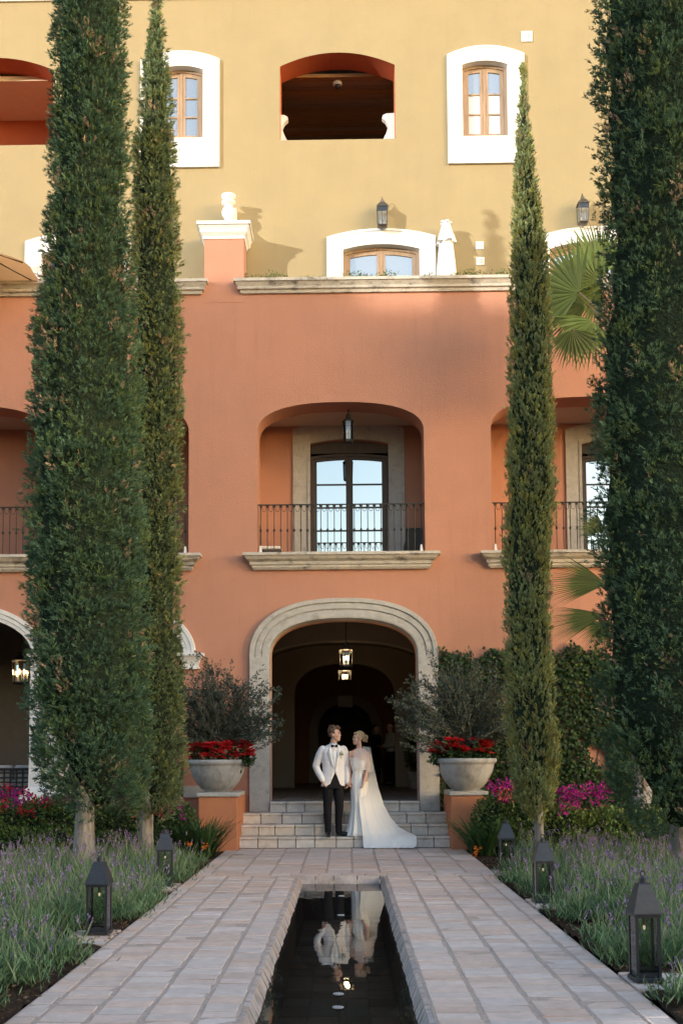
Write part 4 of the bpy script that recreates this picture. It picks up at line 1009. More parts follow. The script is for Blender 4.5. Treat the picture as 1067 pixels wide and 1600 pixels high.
def poinsettia(x, Y, z, label, seed, R=.2):
    r = np.random.default_rng(seed); t = thing('poinsettia', label, 'flower', (x, Y, zt + .48), 'poinsettias in the stone bowls'); red = []; grn = []
    heads = [(x + r.uniform(-R, R) * .75, Y + r.uniform(-R, R) * .5 - .07, z + r.uniform(-.13, .13)) for _ in range(13)]
    for h in heads:
        for ring, (n, L, el) in enumerate(((8, .125, .25), (7, .095, .55), (5, .055, 1.0))):
            a = r.uniform(0, 6.28) + np.arange(n) * 2 * math.pi / n
            D = unit(np.stack([np.cos(a), np.sin(a) - .35, np.full(n, el - .15) + r.uniform(-.25, .2, n)], 1)); P = np.repeat([h], n, 0) + D * .008
            red.append((leaf_quads(P, D, L * r.uniform(.85, 1.25, n), L * .42, r, .12, .5, flat=(0, -.5, 1)), tint(n, (.66, .028, .03), .35, .1, r)))
        n = 12; P = np.repeat([h], n, 0) + np.stack([r.uniform(-.06, .06, n), r.uniform(-.05, .05, n), -r.uniform(.05, .2, n)], 1); D = unit(rdir(n, r) + np.array([0, -.5, -.3]))
        grn.append((leaf_quads(P, D, .10 * r.uniform(.8, 1.2, n), .05, r), tint(n, (.03, .06, .022), .35, .1, r)))
    plant('leaves', grn, LEAF, t); plant('bracts', red, PETAL, t)
xl = bowl(340, 18.95, 'weathered stone bowl planter on the left pedestal')
xr = bowl(727.5, 18.9, 'weathered stone bowl planter on the right pedestal')
olive(xl + .05, 19.0, 'airy olive shrub growing in the left stone bowl', 81, .58, .68, 1.42)
olive(xr - .02, 18.95, 'bushy olive shrub growing in the right stone bowl', 82, .88, .60, 1.42)
zp = W(340, 1172, 18.8)[1]
for px, lab, sd in ((312, 'red poinsettia at the left rim of the left bowl', 91), (340, 'red poinsettia in the middle front of the left bowl', 92), (375, 'red poinsettia at the arch side of the left bowl', 93), (690, 'red poinsettia at the arch side of the right bowl', 94), (716, 'red poinsettia in the middle front of the right bowl', 95), (757, 'red poinsettia at the outer side of the right bowl', 96)):
    poinsettia(W(px, 1170, 18.75)[0], 18.75 + (.0 if px in (340, 716) else .12), zp + (.0 if px in (312, 340, 375) else .03), lab, sd)

# --- hanging and wall lanterns
def hang_lantern(px, py_top, py_bot, Y, zceil, label, hw=.13, lit=True, energy=12):
    x, z1 = W(px, py_top, Y); z0 = W(px, py_bot, Y)[1]; h = z1 - z0
    t = thing('hanging_lantern', label, 'lamp', (x, Y, z0)); 
    six = lambda r, z: [(x + r * math.cos(math.pi / 3 * k), Y + r * math.sin(math.pi / 3 * k), z) for k in range(6)]
    bm = B(); tube(bm, [(x, Y, z1), (x, Y, zceil)], .012, 6); lathe(bm, [(.05, zceil - .04), (.05, zceil)], x, Y, 12); lathe(bm, [(.03, z1 + .02), (.045, z1 + .06), (.02, z1 + .1)], x, Y, 10); obj('chain', bm, IRON, t)
    bm = B(); loft(bm, [six(hw * 1.15, z1 - h * .12), six(hw * 1.1, z1 - h * .08), six(hw * .45, z1 + .02), six(hw * .3, z1 + .05)]); obj('hood', bm, IRON, t)
    bm = B(); loft(bm, [six(hw * .8, z0 - .02), six(hw * .95, z0), six(hw * .95, z0 + .03), six(hw * .8, z0 + .035)]); obj('base', bm, IRON, t)
    for k in range(6):
        a = math.pi / 3 * k; bm = B(); tube(bm, [(x + hw * .9 * math.cos(a), Y + hw * .9 * math.sin(a), z0 + .02), (x + hw * math.cos(a), Y + hw * math.sin(a), z1 - h * .1)], .008, 5); obj('frame_bar', bm, IRON, t)
        b = a + math.pi / 3; bm = B(); bm.faces.new([bm.verts.new(p) for p in ((x + hw * .86 * math.cos(a), Y + hw * .86 * math.sin(a), z0 + .03), (x + hw * .86 * math.cos(b), Y + hw * .86 * math.sin(b), z0 + .03), (x + hw * .95 * math.cos(b), Y + hw * .95 * math.sin(b), z1 - h * .12), (x + hw * .95 * math.cos(a), Y + hw * .95 * math.sin(a), z1 - h * .12))]); obj('pane', bm, CLEAR, t)
    for k in range(3):
        a = 2.1 * k + .5; q = hw * .4; bx, by = x + q * math.cos(a), Y + q * math.sin(a)
        bm = B(); lathe(bm, [(.012, z0 + .03), (.012, z0 + h * .35)], bx, by, 8); obj('candle_tube', bm, WHITE, t)
        bm = B(); lathe(bm, [(.004, z0 + h * .35), (.016, z0 + h * .40), (.016, z0 + h * .45), (.003, z0 + h * .55)], bx, by, 8); obj('bulb', bm, BULB if lit else WHITE, t, smooth=True)
    if lit:
        l = bpy.data.lights.new('lantern_light', 'POINT'); l.energy = energy; l.color = (1, .66, .34); l.shadow_soft_size = .05
        lo = bpy.data.objects.new('lantern_light', l); COL.objects.link(lo); lo.location = (x, Y, z0 + h * .5)
    return t
hang_lantern(540.5, 1012, 1041, 21.3, AZC + .25, 'larger lit iron lantern hanging in the entrance arch', .125, energy=4)
hang_lantern(538.5, 1046, 1064, 26.0, 4.3, 'smaller lit iron lantern hanging deeper in the hall', .15, energy=4)
hang_lantern(33, 1027, 1068, 22.2, 4.3, 'lit iron lantern hanging in the left arcade', .17, energy=.9)
hang_lantern(544, 655, 690, 20.75, BZC + .1, 'dark unlit lantern hanging in the middle balcony opening', .10, lit=False)
def wall_lantern(px, py0, py1, label):
    Y = YU - .2; x, z1 = W(px, py0, Y); z0 = W(px, py1, Y)[1]; h = z1 - z0; w = .095
    t = thing('wall_lantern', label, 'lamp', (x, YU, z0), 'bronze lanterns on the sunlit upper wall')
    q = lambda r, z: [(x - r, Y - r, z), (x + r, Y - r, z), (x + r, Y + r, z), (x - r, Y + r, z)]
    bm = B(); loft(bm, [q(w * 1.12, z1 - h * .36), q(w * 1.12, z1 - h * .34), q(w * .5, z1 - h * .2), q(w * .45, z1 - h * .18)]); lathe(bm, [(.035, z1 - h * .19), (.035, z1 - h * .1), (.02, z1 - h * .09), (.01, z1 - h * .05), (.008, z1)], x, Y, 8); obj('hood', bm, BRONZE, t)
    bm = B(); loft(bm, [q(w * .5, z0), q(w * .9, z0 + .03), q(w * .9, z0 + .045)]); obj('base', bm, BRONZE, t)
    for sx in (-1, 1):
        for sy in (-1, 1):
            bm = B(); tube(bm, [(x + sx * w * .88, Y + sy * w * .88, z0 + .04), (x + sx * w, Y + sy * w, z1 - h * .35)], .008, 5); obj('corner_bar', bm, BRONZE, t)
    for a in range(4):
        g = B(); g.faces.new([g.verts.new(p) for p in ((-w * .85, -w * .85, z0 + .045), (w * .85, -w * .85, z0 + .045), (w * .95, -w * .95, z1 - h * .36), (-w * .95, -w * .95, z1 - h * .36))])
        bmesh.ops.rotate(g, verts=g.verts, cent=(0, 0, 0), matrix=Matrix.Rotation(a * math.pi / 2, 3, 'Z')); bmesh.ops.translate(g, verts=g.verts, vec=(x, Y, 0)); obj('pane', g, CLEAR, t)
    for k in (-1, 1):
        bm = B(); lathe(bm, [(.013, z0 + .04), (.013, z0 + .14)], x + k * .03, Y, 8); obj('candle_tube', bm, WHITE, t)
    bm = B(); lathe(bm, [(.05, 0), (.05, .02)], n=12); bmesh.ops.rotate(bm, verts=bm.verts, cent=(0, 0, 0), matrix=Matrix.Rotation(math.pi / 2, 3, 'X')); bmesh.ops.translate(bm, verts=bm.verts, vec=(x, YU, z0 + .12)); obj('wall_plate', bm, BRONZE, t)
    pts = [(x, YU - .01, z0 + .12)] + [(x, YU - .01 - .19 * f, z0 + .12 + (h * .72) * math.sin(f * 1.9) * 1.15) for f in np.linspace(.1, 1, 9)]
    bm = B(); tube(bm, pts, .008, 6); tube(bm, [(x, YU - .04 - .035 * math.cos(a), z0 + .22 + .035 * math.sin(a)) for a in [5.5 * i / 12 for i in range(13)]], .006, 5); obj('bracket', bm, BRONZE, t)
wall_lantern(597, 308, 356, 'bronze wall lantern above the arched terrace window in the middle')
wall_lantern(909.5, 303, 351, 'bronze wall lantern above the palm at the right')

# --- terrace things
x, z = W(697.5, 437, YU - .28); Yp = YU - .28; zt_ = W(697.5, 345, Yp)[1]
t = thing('closed_parasol', 'folded white parasol standing on the terrace beside the middle window', 'parasol', (x, Yp, TZ))
bm = B(); rings = []
for f, rr in ((0, .19), (.25, .175), (.55, .14), (.78, .105)):
    zz = TZ + .5 + (zt_ - TZ - .5) * f; rings.append([(x + rr * (1 + .16 * math.cos(6 * a)) * math.cos(a), Yp + rr * (1 + .16 * math.cos(6 * a)) * math.sin(a), zz) for a in [2 * math.pi * i / 36 for i in range(36)]])
loft(bm, rings); obj('canopy', bm, CANVAS, t)
bm = B(); rings = []
for zz, rr, am in ((zt_ - .42, .17, .25), (zt_ - .40, .165, .2), (zt_ - .2, .11, .1), (zt_ - .06, .075, .05), (zt_ - .05, .10, .2), (zt_ - .02, .09, .2), (zt_, .03, 0)):
    rings.append([(x + rr * (1 + am * math.cos(5 * a)) * math.cos(a), Yp + rr * (1 + am * math.cos(5 * a)) * math.sin(a), zz) for a in [2 * math.pi * i / 40 for i in range(40)]])
loft(bm, rings); obj('vent_cap', bm, CANVAS, t)
bm = B(); tube(bm, [(x, Yp, TZ), (x, Yp, zt_ - .1)], .02, 8); obj('pole', bm, DARKWOOD, t)
# open umbrella at far left
uc = Vector((W(-62, 400, 19.9)[0], 19.75, 0)); t = thing('open_umbrella', 'open tan canvas umbrella at the far left of the terrace', 'umbrella', (uc.x, uc.y, TZ))
ze = W(30, 432, 19.9)[1]; ztop = W(-40, 358, 19.9)[1]; R = 1.45
bm = B(); n = 8
def up_(a, f):
    sag = .10 * math.sin(math.pi * f) * 1.0
    return (uc.x + R * f * math.cos(a), uc.y + R * f * math.sin(a) * .8, ztop - .06 + (ze - ztop + .06) * f - sag)
vs = []
for i in range(n * 4):
    a = 2 * math.pi * i / (n * 4) + .39; k = 1 - .07 * math.sin(math.pi * (i % 4) / 4) ** 2
    vs.append([bm.verts.new(up_(a, f * k)) for f in np.linspace(.16, 1, 7)])
for i in range(n * 4):
    j = (i + 1) % (n * 4)
    for q in range(6): bm.faces.new((vs[i][q], vs[j][q], vs[j][q + 1], vs[i][q + 1]))
obj('canopy', bm, TANCAN, t, smooth=True)
bm = B(); lathe(bm, [(.30, ztop - .06), (.12, ztop + .02), (.02, ztop + .06)], uc.x, uc.y, 16); obj('vent', bm, TANCAN, t)
for i in range(n):
    a = 2 * math.pi * i / n + .39; bm = B(); p = [Vector(up_(a, f)) - Vector((0, 0, .02)) for f in (.03, .5, .97)]; tube(bm, p, .012, 5); obj('rib', bm, IRON, t)
bm = B(); tube(bm, [(uc.x, uc.y, ztop), (uc.x, uc.y, TZ)], .03, 8); obj('pole', bm, DARKWOOD, t)
# vent plates
for px, py, s, lab in ((822.5, 57.5, .105, 'white square vent plate high on the sunlit upper wall'), (749, 384, .075, 'upper small white square plate beside the folded parasol'), (750, 408.5, .075, 'lower small white square plate beside the folded parasol')):
    x, z = W(px, py, YU); t = thing('vent_plate', lab, 'vent', (x, YU, z), 'white plates on the sunlit upper wall'); obj('plate', bxm(x - s, x + s, YU - .02, YU - .002, z - s, z + s, bev=.004), WHITE, t)
    for k in range(6):
        a = math.pi / 3 * k; rr = s * .42; bm = B(); lathe(bm, [(s * .12, 0), (s * .12, .002)], n=8); bmesh.ops.rotate(bm, verts=bm.verts, cent=(0, 0, 0), matrix=Matrix.Rotation(math.pi / 2, 3, 'X')); bmesh.ops.translate(bm, verts=bm.verts, vec=(x + rr * math.cos(a), YU - .0205, z + rr * math.sin(a))); obj('slot', bm, IRON, t)
# camera dome in the middle loggia
x, z = W(527, 109, YU + .7); t = thing('ceiling_lamp', 'small round lamp under the plank ceiling of the top loggia', 'lamp', (x, YU + .7, z)); bm = B()
lathe(bm, [(.09, cz - .003), (.095, cz - .04), (.07, cz - .06)], x, YU + .75, 20); obj('housing', bm, WHITE, t); bm = B(); lathe(bm, [(.055, cz - .061), (.05, cz - .1), (.02, cz - .12)], x, YU + .75, 16); obj('dome', bm, BLACKM, t, smooth=True)
# balcony furniture
x0, z = W(404, 852, REC - .7); x1 = W(441, 852, REC - .7)[0]; Yb = REC - .7; zf = BZ0 - .22
t = thing('balcony_chair', 'low chair with a pale cushion at the left of the middle balcony', 'chair', ((x0 + x1) / 2, Yb, zf))
obj('seat', bxm(x0, x1, Yb - .25, Yb + .3, zf + .42, zf + .47, bev=.01), DARKWOOD, t); obj('cushion', bxm(x0 + .01, x1 - .01, Yb - .24, Yb + .28, zf + .472, zf + .53, bev=.02), CANVAS, t)
for sx in (x0 + .02, x1 - .05):
    for sy in (Yb - .24, Yb + .25): obj('leg', bxm(sx, sx + .035, sy, sy + .035, zf, zf + .42), DARKWOOD, t)
obj('backrest', bxm(x0, x0 + .04, Yb - .2, Yb + .25, zf + .47, zf + .95, bev=.01), DARKWOOD, t)
x0, x1 = W(632, 840, REC - .6)[0], W(668, 840, REC - .6)[0]; Yb = REC - .6
t = thing('balcony_armchair', 'dark square armchair at the right of the middle balcony', 'chair', ((x0 + x1) / 2, Yb, zf)); DK = mat('dark_wicker', (.05, .043, .038), .7, var=.2, vscale=40)
obj('backrest', bxm(x0, x1, Yb - .3, Yb - .22, zf + .02, zf + .86, bev=.03), DK, t); obj('seat', bxm(x0, x1, Yb - .22, Yb + .35, zf + .2, zf + .45, bev=.03), DK, t); obj('armrest', bxm(x0, x0 + .08, Yb - .22, Yb + .35, zf + .45, zf + .65, bev=.02), DK, t)
# lattice settee in the left arcade
x0, x1 = W(-60, 1215, 20.75)[0], W(48, 1215, 20.75)[0]; Yb = 20.75; zf = FLOOR - .02
t = thing('lattice_settee', 'black lattice backed settee with a grey cushion in the left arcade', 'settee', ((x0 + x1) / 2, Yb, zf)); za, zb = zf + .12, W(20, 1200, Yb)[1]
obj('top_rail', bxm(x0, x1, Yb - .02, Yb + .02, zb - .04, zb, bev=.008), IRON, t); obj('bottom_rail', bxm(x0, x1, Yb - .02, Yb + .02, za, za + .04, bev=.008), IRON, t)
for k in range(5): zz = za + (zb - za) * (k + 1) / 6; obj('lattice_bar', bxm(x0, x1, Yb - .012, Yb + .012, zz - .012, zz + .012), IRON, t)
k = 0
while x0 + k * .11 < x1: obj('lattice_bar', bxm(x0 + k * .11, x0 + k * .11 + .024, Yb - .015, Yb + .015, za, zb), IRON, t); k += 1
CUSH = mat('grey_cushion', (.36, .34, .31), .95, var=.06)
xm = W(20, 1210, Yb)[0]
for a, b in ((x0 + .03, xm - .01), (xm + .01, x1 - .03)): obj('cushion', bxm(a, b, Yb + .03, Yb + .2, za + .1, zb + .05, bev=.04), CUSH, t)
obj('seat', bxm(x0, x1, Yb + .02, Yb + .65, zf + .3, zf + .4, bev=.03), CUSH, t)
for sx in (x0 + .03, x1 - .07):
    for sy in (Yb, Yb + .6): obj('leg', bxm(sx, sx + .04, sy, sy + .04, zf, zf + .3), IRON, t)
# pots in the hall
def hall_pot(px, pyb, Y, label, h, rtop, plantr, m, seed, ph):
    x = W(px, pyb, Y)[0]; t = thing('potted_plant', label, 'plant', (x, Y, FLOOR)); bm = B()
    lathe(bm, [(rtop * .65, .0), (rtop * .9, h * .85), (rtop, h * .86), (rtop, h), (rtop * .88, h), (rtop * .85, h * .9)], x, Y, 20)
    for v in bm.verts: v.co.z += FLOOR + .004
    obj('pot', bm, m, t); r = np.random.default_rng(seed); P, d = blob_points(650, r, (x, Y, FLOOR + h + ph * .9), (plantr, plantr, ph), .2)
    bm = B(); tube(bm, [(x, Y, FLOOR + h * .9), (x, Y, FLOOR + h + ph)], .02, 6); obj('stem', bm, TWIG, t); plant('foliage', [mass(P, r, .11, (.06, .10, .035), d, wid=.35)], LEAF, t)
hall_pot(437, 1226, 31.2, 'clipped plant in a tall terracotta pot at the left of the hall', .85, .27, .34, TERRA, 101, .42)
hall_pot(636, 1222, 31, 'dark leafy plant in a pale pot at the right of the hall', .42, .2, .42, CONC, 102, .62)
hall_pot(648, 1232, 28, 'plant in a pale pot just inside the right jamb', .4, .19, .22, CONC, 103, .5)
# leafy wreath arch deep in the end room
r = np.random.default_rng(111); cxw, czw = W(552, 1140, 36.5); t = thing('leafy_arch', 'arched leafy garland deep at the end of the hall', 'garland', (cxw, 36.5, FLOOR)); P = []
bm = B(); tube(bm, [(cxw + .62 * math.cos(a), 36.5, czw - .1 + .72 * math.sin(a)) for a in [math.pi * i / 16 for i in range(17)]], .03, 6); tube(bm, [(cxw + .62, 36.5, czw - .1), (cxw + .62, 36.5, FLOOR)], .03, 6); tube(bm, [(cxw - .62, 36.5, czw - .1), (cxw - .62, 36.5, FLOOR)], .03, 6); obj('hoop', bm, WHITE, t)
a = r.uniform(.2, 2.9, 900); P = np.stack([cxw + .62 * np.cos(a), np.full(900, 36.4), czw - .1 + .72 * np.sin(a)], 1) + r.normal(size=(900, 3)) * .08
plant('foliage', [(leaf_quads(P, rdir(900, r), .1, .05, r), tint(900, (.14, .22, .06), .4))], LEAF, t)
# ================================================================== PEOPLE
SKIN = mat('skin', (.56, .34, .25), .5, var=.05, vscale=20, spec=.35)
JACKET = mat('white_dinner_jacket', (.74, .73, .74), .8, var=.03, vscale=14, spec=.2, bump=.014, bscale=11)
SHIRT = mat('pleated_shirt', (.74, .78, .84), .75, spec=.2)
BLACKC = mat('black_cloth', (.012, .012, .014), .85, var=.15, vscale=20, spec=.15, bump=.003, bscale=20)
SHOE = mat('black_velvet_shoe', (.012, .012, .012), .4)
BROWNH = mat('brown_hair', (.085, .045, .025), .55, var=.35, vscale=60, bump=.01, bscale=90, stretch=(1, 1, .5))
BLONDH = mat('blonde_hair', (.36, .25, .14), .5, var=.35, vscale=50, bump=.012, bscale=70)
SATIN = mat('ivory_satin', (.76, .745, .71), .42, var=.03, vscale=6, spec=.4, bump=.02, bscale=9, stretch=(1, 1, .18))
EYE = mat('eye', (.03, .02, .015), .3); LIP = mat('lip', (.42, .16, .14), .5)
def sheer(name, alpha, col=(.80, .78, .74)):
    m = bpy.data.materials.new(name); m.use_nodes = True; t = m.node_tree; N = t.nodes
    tr = N.new('ShaderNodeBsdfTransparent'); mx = N.new('ShaderNodeMixShader'); mx.inputs[0].default_value = alpha
    p = N['Principled BSDF']; p.inputs['Base Color'].default_value = (*col, 1); p.inputs['Roughness'].default_value = .7
    t.links.new(tr.outputs[0], mx.inputs[1]); t.links.new(p.outputs[0], mx.inputs[2]); t.links.new(mx.outputs[0], N['Material Output'].inputs[0]); return m
CHIFFON_ = sheer('sheer_chiffon', .66, (.80, .79, .76)); CHIFFON2 = sheer('sheer_sleeve_chiffon', .30, (.85, .84, .82))
CHIFFON = sheer('layered_cape', .6, (.77, .755, .72))          # one sheer layer at the shoulders, several over satin further down
_t = CHIFFON.node_tree; _g = _t.nodes.new('ShaderNodeNewGeometry'); _s = _t.nodes.new('ShaderNodeSeparateXYZ'); _m = _t.nodes.new('ShaderNodeMapRange')
_m.inputs[1].default_value = .70; _m.inputs[2].default_value = 1.25; _m.inputs[3].default_value = 1.0; _m.inputs[4].default_value = .45
_t.links.new(_g.outputs['Position'], _s.inputs[0]); _t.links.new(_s.outputs[2], _m.inputs[0]); _t.links.new(_m.outputs[0], [n for n in _t.nodes if n.type == 'MIX_SHADER'][0].inputs[0])
def ell(bm, c, r, rot=None):
    m = Matrix.Translation(c) @ (rot.to_4x4() if rot else Matrix.Identity(4)) @ Matrix.Diagonal((*r, 1))
    bmesh.ops.create_icosphere(bm, subdivisions=3, radius=1, matrix=m)
def cap_(bm, p0, p1, r0, r1):
    p0, p1 = Vector(p0), Vector(p1); d = p1 - p0
    for p, r in ((p0, r0), (p1, r1)): ell(bm, p, (r, r, r))
    q = d.to_track_quat('Z', 'Y').to_matrix().to_4x4()
    bmesh.ops.create_cone(bm, cap_ends=True, segments=16, radius1=r0, radius2=r1, depth=max(d.length, 1e-4), matrix=Matrix.Translation((p0 + p1) / 2) @ q)
def chain(bm, pts, rad):
    for a, b, r0, r1 in zip(pts, pts[1:], rad, rad[1:]): cap_(bm, a, b, r0, r1)
def remesh(bm, voxel, it=6, fac=.5):
    me = mesh_of(bm); o = bpy.data.objects.new('tmp', me); COL.objects.link(o)
    m = o.modifiers.new('r', 'REMESH'); m.mode = 'VOXEL'; m.voxel_size = voxel; m.use_smooth_shade = True
    s = o.modifiers.new('s', 'SMOOTH'); s.factor = fac; s.iterations = it
    dg = bpy.context.evaluated_depsgraph_get(); dg.update(); out = bpy.data.meshes.new_from_object(o.evaluated_get(dg)); bpy.data.objects.remove(o); bpy.data.meshes.remove(me)
    out.materials.clear(); return out
def head_prims(bm, c, yaw, s=1.0, fem=False):
    R = Matrix.Rotation(yaw, 3, 'Z'); c = Vector(c)
    def E(p, r): ell(bm, c + R @ (Vector(p) * s), tuple(q * s for q in r), R)
    E((0, .015, .035), (.076, .094, .085)); E((0, -.022, -.02), (.063, .070, .092)); E((0, -.05, -.085), (.040, .040, .032)); E((0, -.066, -.098), (.022, .022, .018))
    E((0, -.082, .028), (.046, .014, .010)); E((.042, -.062, -.03), (.020, .02, .022)); E((-.042, -.062, -.03), (.020, .02, .022))
    cap_(bm, c + R @ (Vector((0, -.084, .014)) * s), c + R @ (Vector((0, -.099, -.022)) * s), .007 * s, .010 * s); E((0, -.092, -.027), (.015, .010, .007))
    E((0, -.089, -.055), (.022, .010, .006)); E((0, -.087, -.066), (.019, .010, .007))
    for k in (-1, 1): E((k * .076, .012, -.012), (.010, .019, .030))
    return R
def face_parts(root, c, R, s, col_eye=EYE):
    for k in (-1, 1):
        bm = B(); ell(bm, Vector(c) + R @ (Vector((k * .031, -.083, .008)) * s), (.013 * s, .008 * s, .0055 * s), R); obj('eye', bm, EYE, root, world=False, smooth=True)
        bm = B(); a = Vector(c) + R @ (Vector((k * .014, -.095, .030)) * s); b = Vector(c) + R @ (Vector((k * .048, -.078, .030)) * s); tube(bm, [a, (a + b) / 2 + Vector((0, 0, .004)), b], .0035, 5); obj('eyebrow', bm, BROWNH, root, world=False)
    bm = B(); ell(bm, Vector(c) + R @ (Vector((0, -.093, -.060)) * s), (.019 * s, .007 * s, .007 * s), R); obj('lips', bm, LIP, root, world=False, smooth=True)
def hand(bm, wrist, d, palm_n, side, s=1.0, curl=.5):
    """palm, four unequal bent fingers and a thumb leaving the side of the palm"""
    w = Vector(wrist); d = Vector(d).normalized(); n = Vector(palm_n); n = (n - d * n.dot(d)).normalized(); u = d.cross(n) * side
    pc = w + d * .045 * s
    M_ = Matrix((u, d, n)).transposed(); ell(bm, pc, (.040 * s, .050 * s, .016 * s), M_); cap_(bm, w - d * .02, w + d * .02, .025 * s, .027 * s)
    for i, (o, L) in enumerate(((-.030, .062), (-.010, .074), (.011, .070), (.030, .054))):
        p0 = pc + u * o * s + d * .038 * s; a1 = curl * .6; a2 = curl * 1.6
        p1 = p0 + (d * math.cos(a1) + n * math.sin(a1)) * L * .45 * s; p2 = p1 + (d * math.cos(a2) + n * math.sin(a2)) * L * .33 * s; p3 = p2 + (d * math.cos(a2 + .5) + n * math.sin(a2 + .5)) * L * .25 * s
        chain(bm, [p0, p1, p2, p3], [.0095 * s, .009 * s, .0082 * s, .0068 * s])
    t0 = w + d * .015 * s - u * .03 * s; t1 = t0 + (d * .6 - u * .6 + n * .4).normalized() * .035 * s; t2 = t1 + (d * .9 - u * .1 + n * .5).normalized() * .032 * s
    chain(bm, [t0, t1, t2], [.013 * s, .0105 * s, .008 * s])
def ering(cx, cy, z, rx, ry, n=32, p=2.3):
    out = []
    for i in range(n):
        a = 2 * math.pi * i / n; c, s = math.cos(a), math.sin(a)
        out.append((cx + rx * abs(c) ** (2 / p) * (1 if c >= 0 else -1), cy + ry * abs(s) ** (2 / p) * (1 if s >= 0 else -1), z))
    return out

# ---- groom --------------------------------------------------------------
GY = 19.24; gx = W(521, 1300, GY)[0]
groom = thing('person', 'man in white dinner jacket, black bow tie and black trousers on the steps', 'person', (0, 0, 0))
O = dict(parent=groom, world=False)
HEAD = (.03, -.015, 1.715); HY = math.radians(62)
bm = B(); R = head_prims(bm, HEAD, HY, 1.03)
cap_(bm, (0, .02, 1.47), (.02, .005, 1.62), .062, .055)
loft(bm, [ering(0, 0, z, rx, ry) for z, rx, ry in ((.88, .15, .10), (1.05, .14, .095), (1.25, .165, .11), (1.42, .175, .10), (1.50, .09, .07))])
for pts in ([(-.18, 0, 1.44), (-.275, .05, 1.18), (-.205, -.05, .965)], [(.18, 0, 1.44), (.235, .02, 1.17), (.225, -.05, .935)]): chain(bm, pts, [.05, .042, .028])
hand(bm, (-.205, -.05, .965), (.25, -.3, -.9), (.8, -.3, -.2), 1, 1.05, .3)
hand(bm, (.225, -.05, .935), (.12, -.1, -1), (-1, -.2, 0), -1, 1.05, .7)
for sx, fy in ((-1, -.02), (1, .03)): chain(bm, [(sx * .085, 0, .9), (sx * .10, -.01, .5), (sx * .095, fy + .01, .10), (sx * .097, fy, .05)], [.085, .055, .036, .028])
obj('body', remesh(bm, .0065, 3), SKIN, **O)
face_parts(groom, HEAD, R, 1.03)
# hair: short, swept, fuller on top
bm = B(); c = Vector(HEAD)
def HE(p, r): ell(bm, c + R @ Vector(p), r, R)
HE((0, .035, .060), (.085, .093, .082)); HE((0, -.045, .108), (.062, .050, .034)); HE((.01, -.066, .098), (.048, .034, .024)); HE((0, .085, -.0), (.062, .030, .055)); 
for k in (-1, 1): HE((k * .068, .01, .03), (.014, .035, .035))
r = np.random.default_rng(5)
for i in range(26): a = r.uniform(0, 6.28); HE((.055 * math.cos(a), .02 + .07 * math.sin(a), .125 + r.uniform(-.02, .018)), (.018, .022, .016))
obj('hair', remesh(bm, .006, 2), BROWNH, **O)
# trousers
bm = B()
loft(bm, [ering(0, 0, z, rx, ry) for z, rx, ry in ((.80, .168, .118), (.90, .168, .118), (1.0, .155, .108), (1.08, .15, .105))])
for sx, fy in ((-1, -.02), (1, .03)): chain(bm, [(sx * .088, .0, .84), (sx * .100, -.012, .50), (sx * .097, fy + .01, .25), (sx * .097, fy, .085)], [.096, .074, .062, .055])
obj('trousers', remesh(bm, .009, 5), BLACKC, **O)
# jacket: closed body with a cut-away front plus sleeves
bm = B(); n = 48; rings = []
levels = [(0, .205, .135), (.10, .192, .130), (.22, .178, .122), (.34, .180, .122), (.48, .198, .128), (.58, .212, .128), (.63, .205, .115), (.67, .165, .10), (.70, .10, .085), (.715, .075, .075)]
def hem(a):                              # a = angle, front is -pi/2
    d = abs(((a + math.pi / 2 + math.pi) % (2 * math.pi)) - math.pi)
    return .84 + .27 * math.exp(-(d / .28) ** 2)
for t_, rx, ry in levels:
    ring = []
    for i in range(n):
        a = 2 * math.pi * i / n; cc, ss = math.cos(a), math.sin(a); z0_ = hem(a); z = z0_ + (1.545 - z0_) * t_ / .715
        if t_ / .715 < .35: f = t_ / .715 / .35
        ring.append((rx * abs(cc) ** .87 * (1 if cc >= 0 else -1), ry * abs(ss) ** .87 * (1 if ss >= 0 else -1), z))
    rings.append(ring)
loft(bm, rings)
chain(bm, [(-.175, .0, 1.455), (-.225, .02, 1.36), (-.285, .055, 1.18), (-.245, .0, 1.06), (-.205, -.055, .965)], [.070, .070, .060, .055, .047])
chain(bm, [(.175, .0, 1.455), (.225, .01, 1.36), (.243, .02, 1.17), (.237, -.02, 1.04), (.225, -.05, .93)], [.070, .070, .060, .054, .047])
obj('jacket', remesh(bm, .008, 5), JACKET, **O)
def strip(name, rows, m, thick=.006):
    """thin cloth piece from rows of (x, y, z) points, given thickness"""
    bm = B(); vs = [[bm.verts.new(p) for p in row] for row in rows]
    for a, b in zip(vs, vs[1:]):
        for i in range(len(a) - 1): bm.faces.new((a[i], a[i + 1], b[i + 1], b[i]))
    bmesh.ops.recalc_face_normals(bm, faces=bm.faces); bmesh.ops.solidify(bm, geom=bm.faces[:] , thickness=thick); return obj(name, bm, m, smooth=True, **O)
fr = lambda z: -.130 - .006 * math.sin((z - 1.1) * 6) if z < 1.42 else -.128 + (z - 1.42) * .32
strip('shirt_front', [[(x * w, fr(z) - .004 + abs(x) ** 2 * .9 * w, z) for x in (-.5, -.25, 0, .25, .5)] for z, w in ((1.52, .10), (1.46, .105), (1.40, .10), (1.32, .078), (1.24, .05), (1.16, .02))], SHIRT)
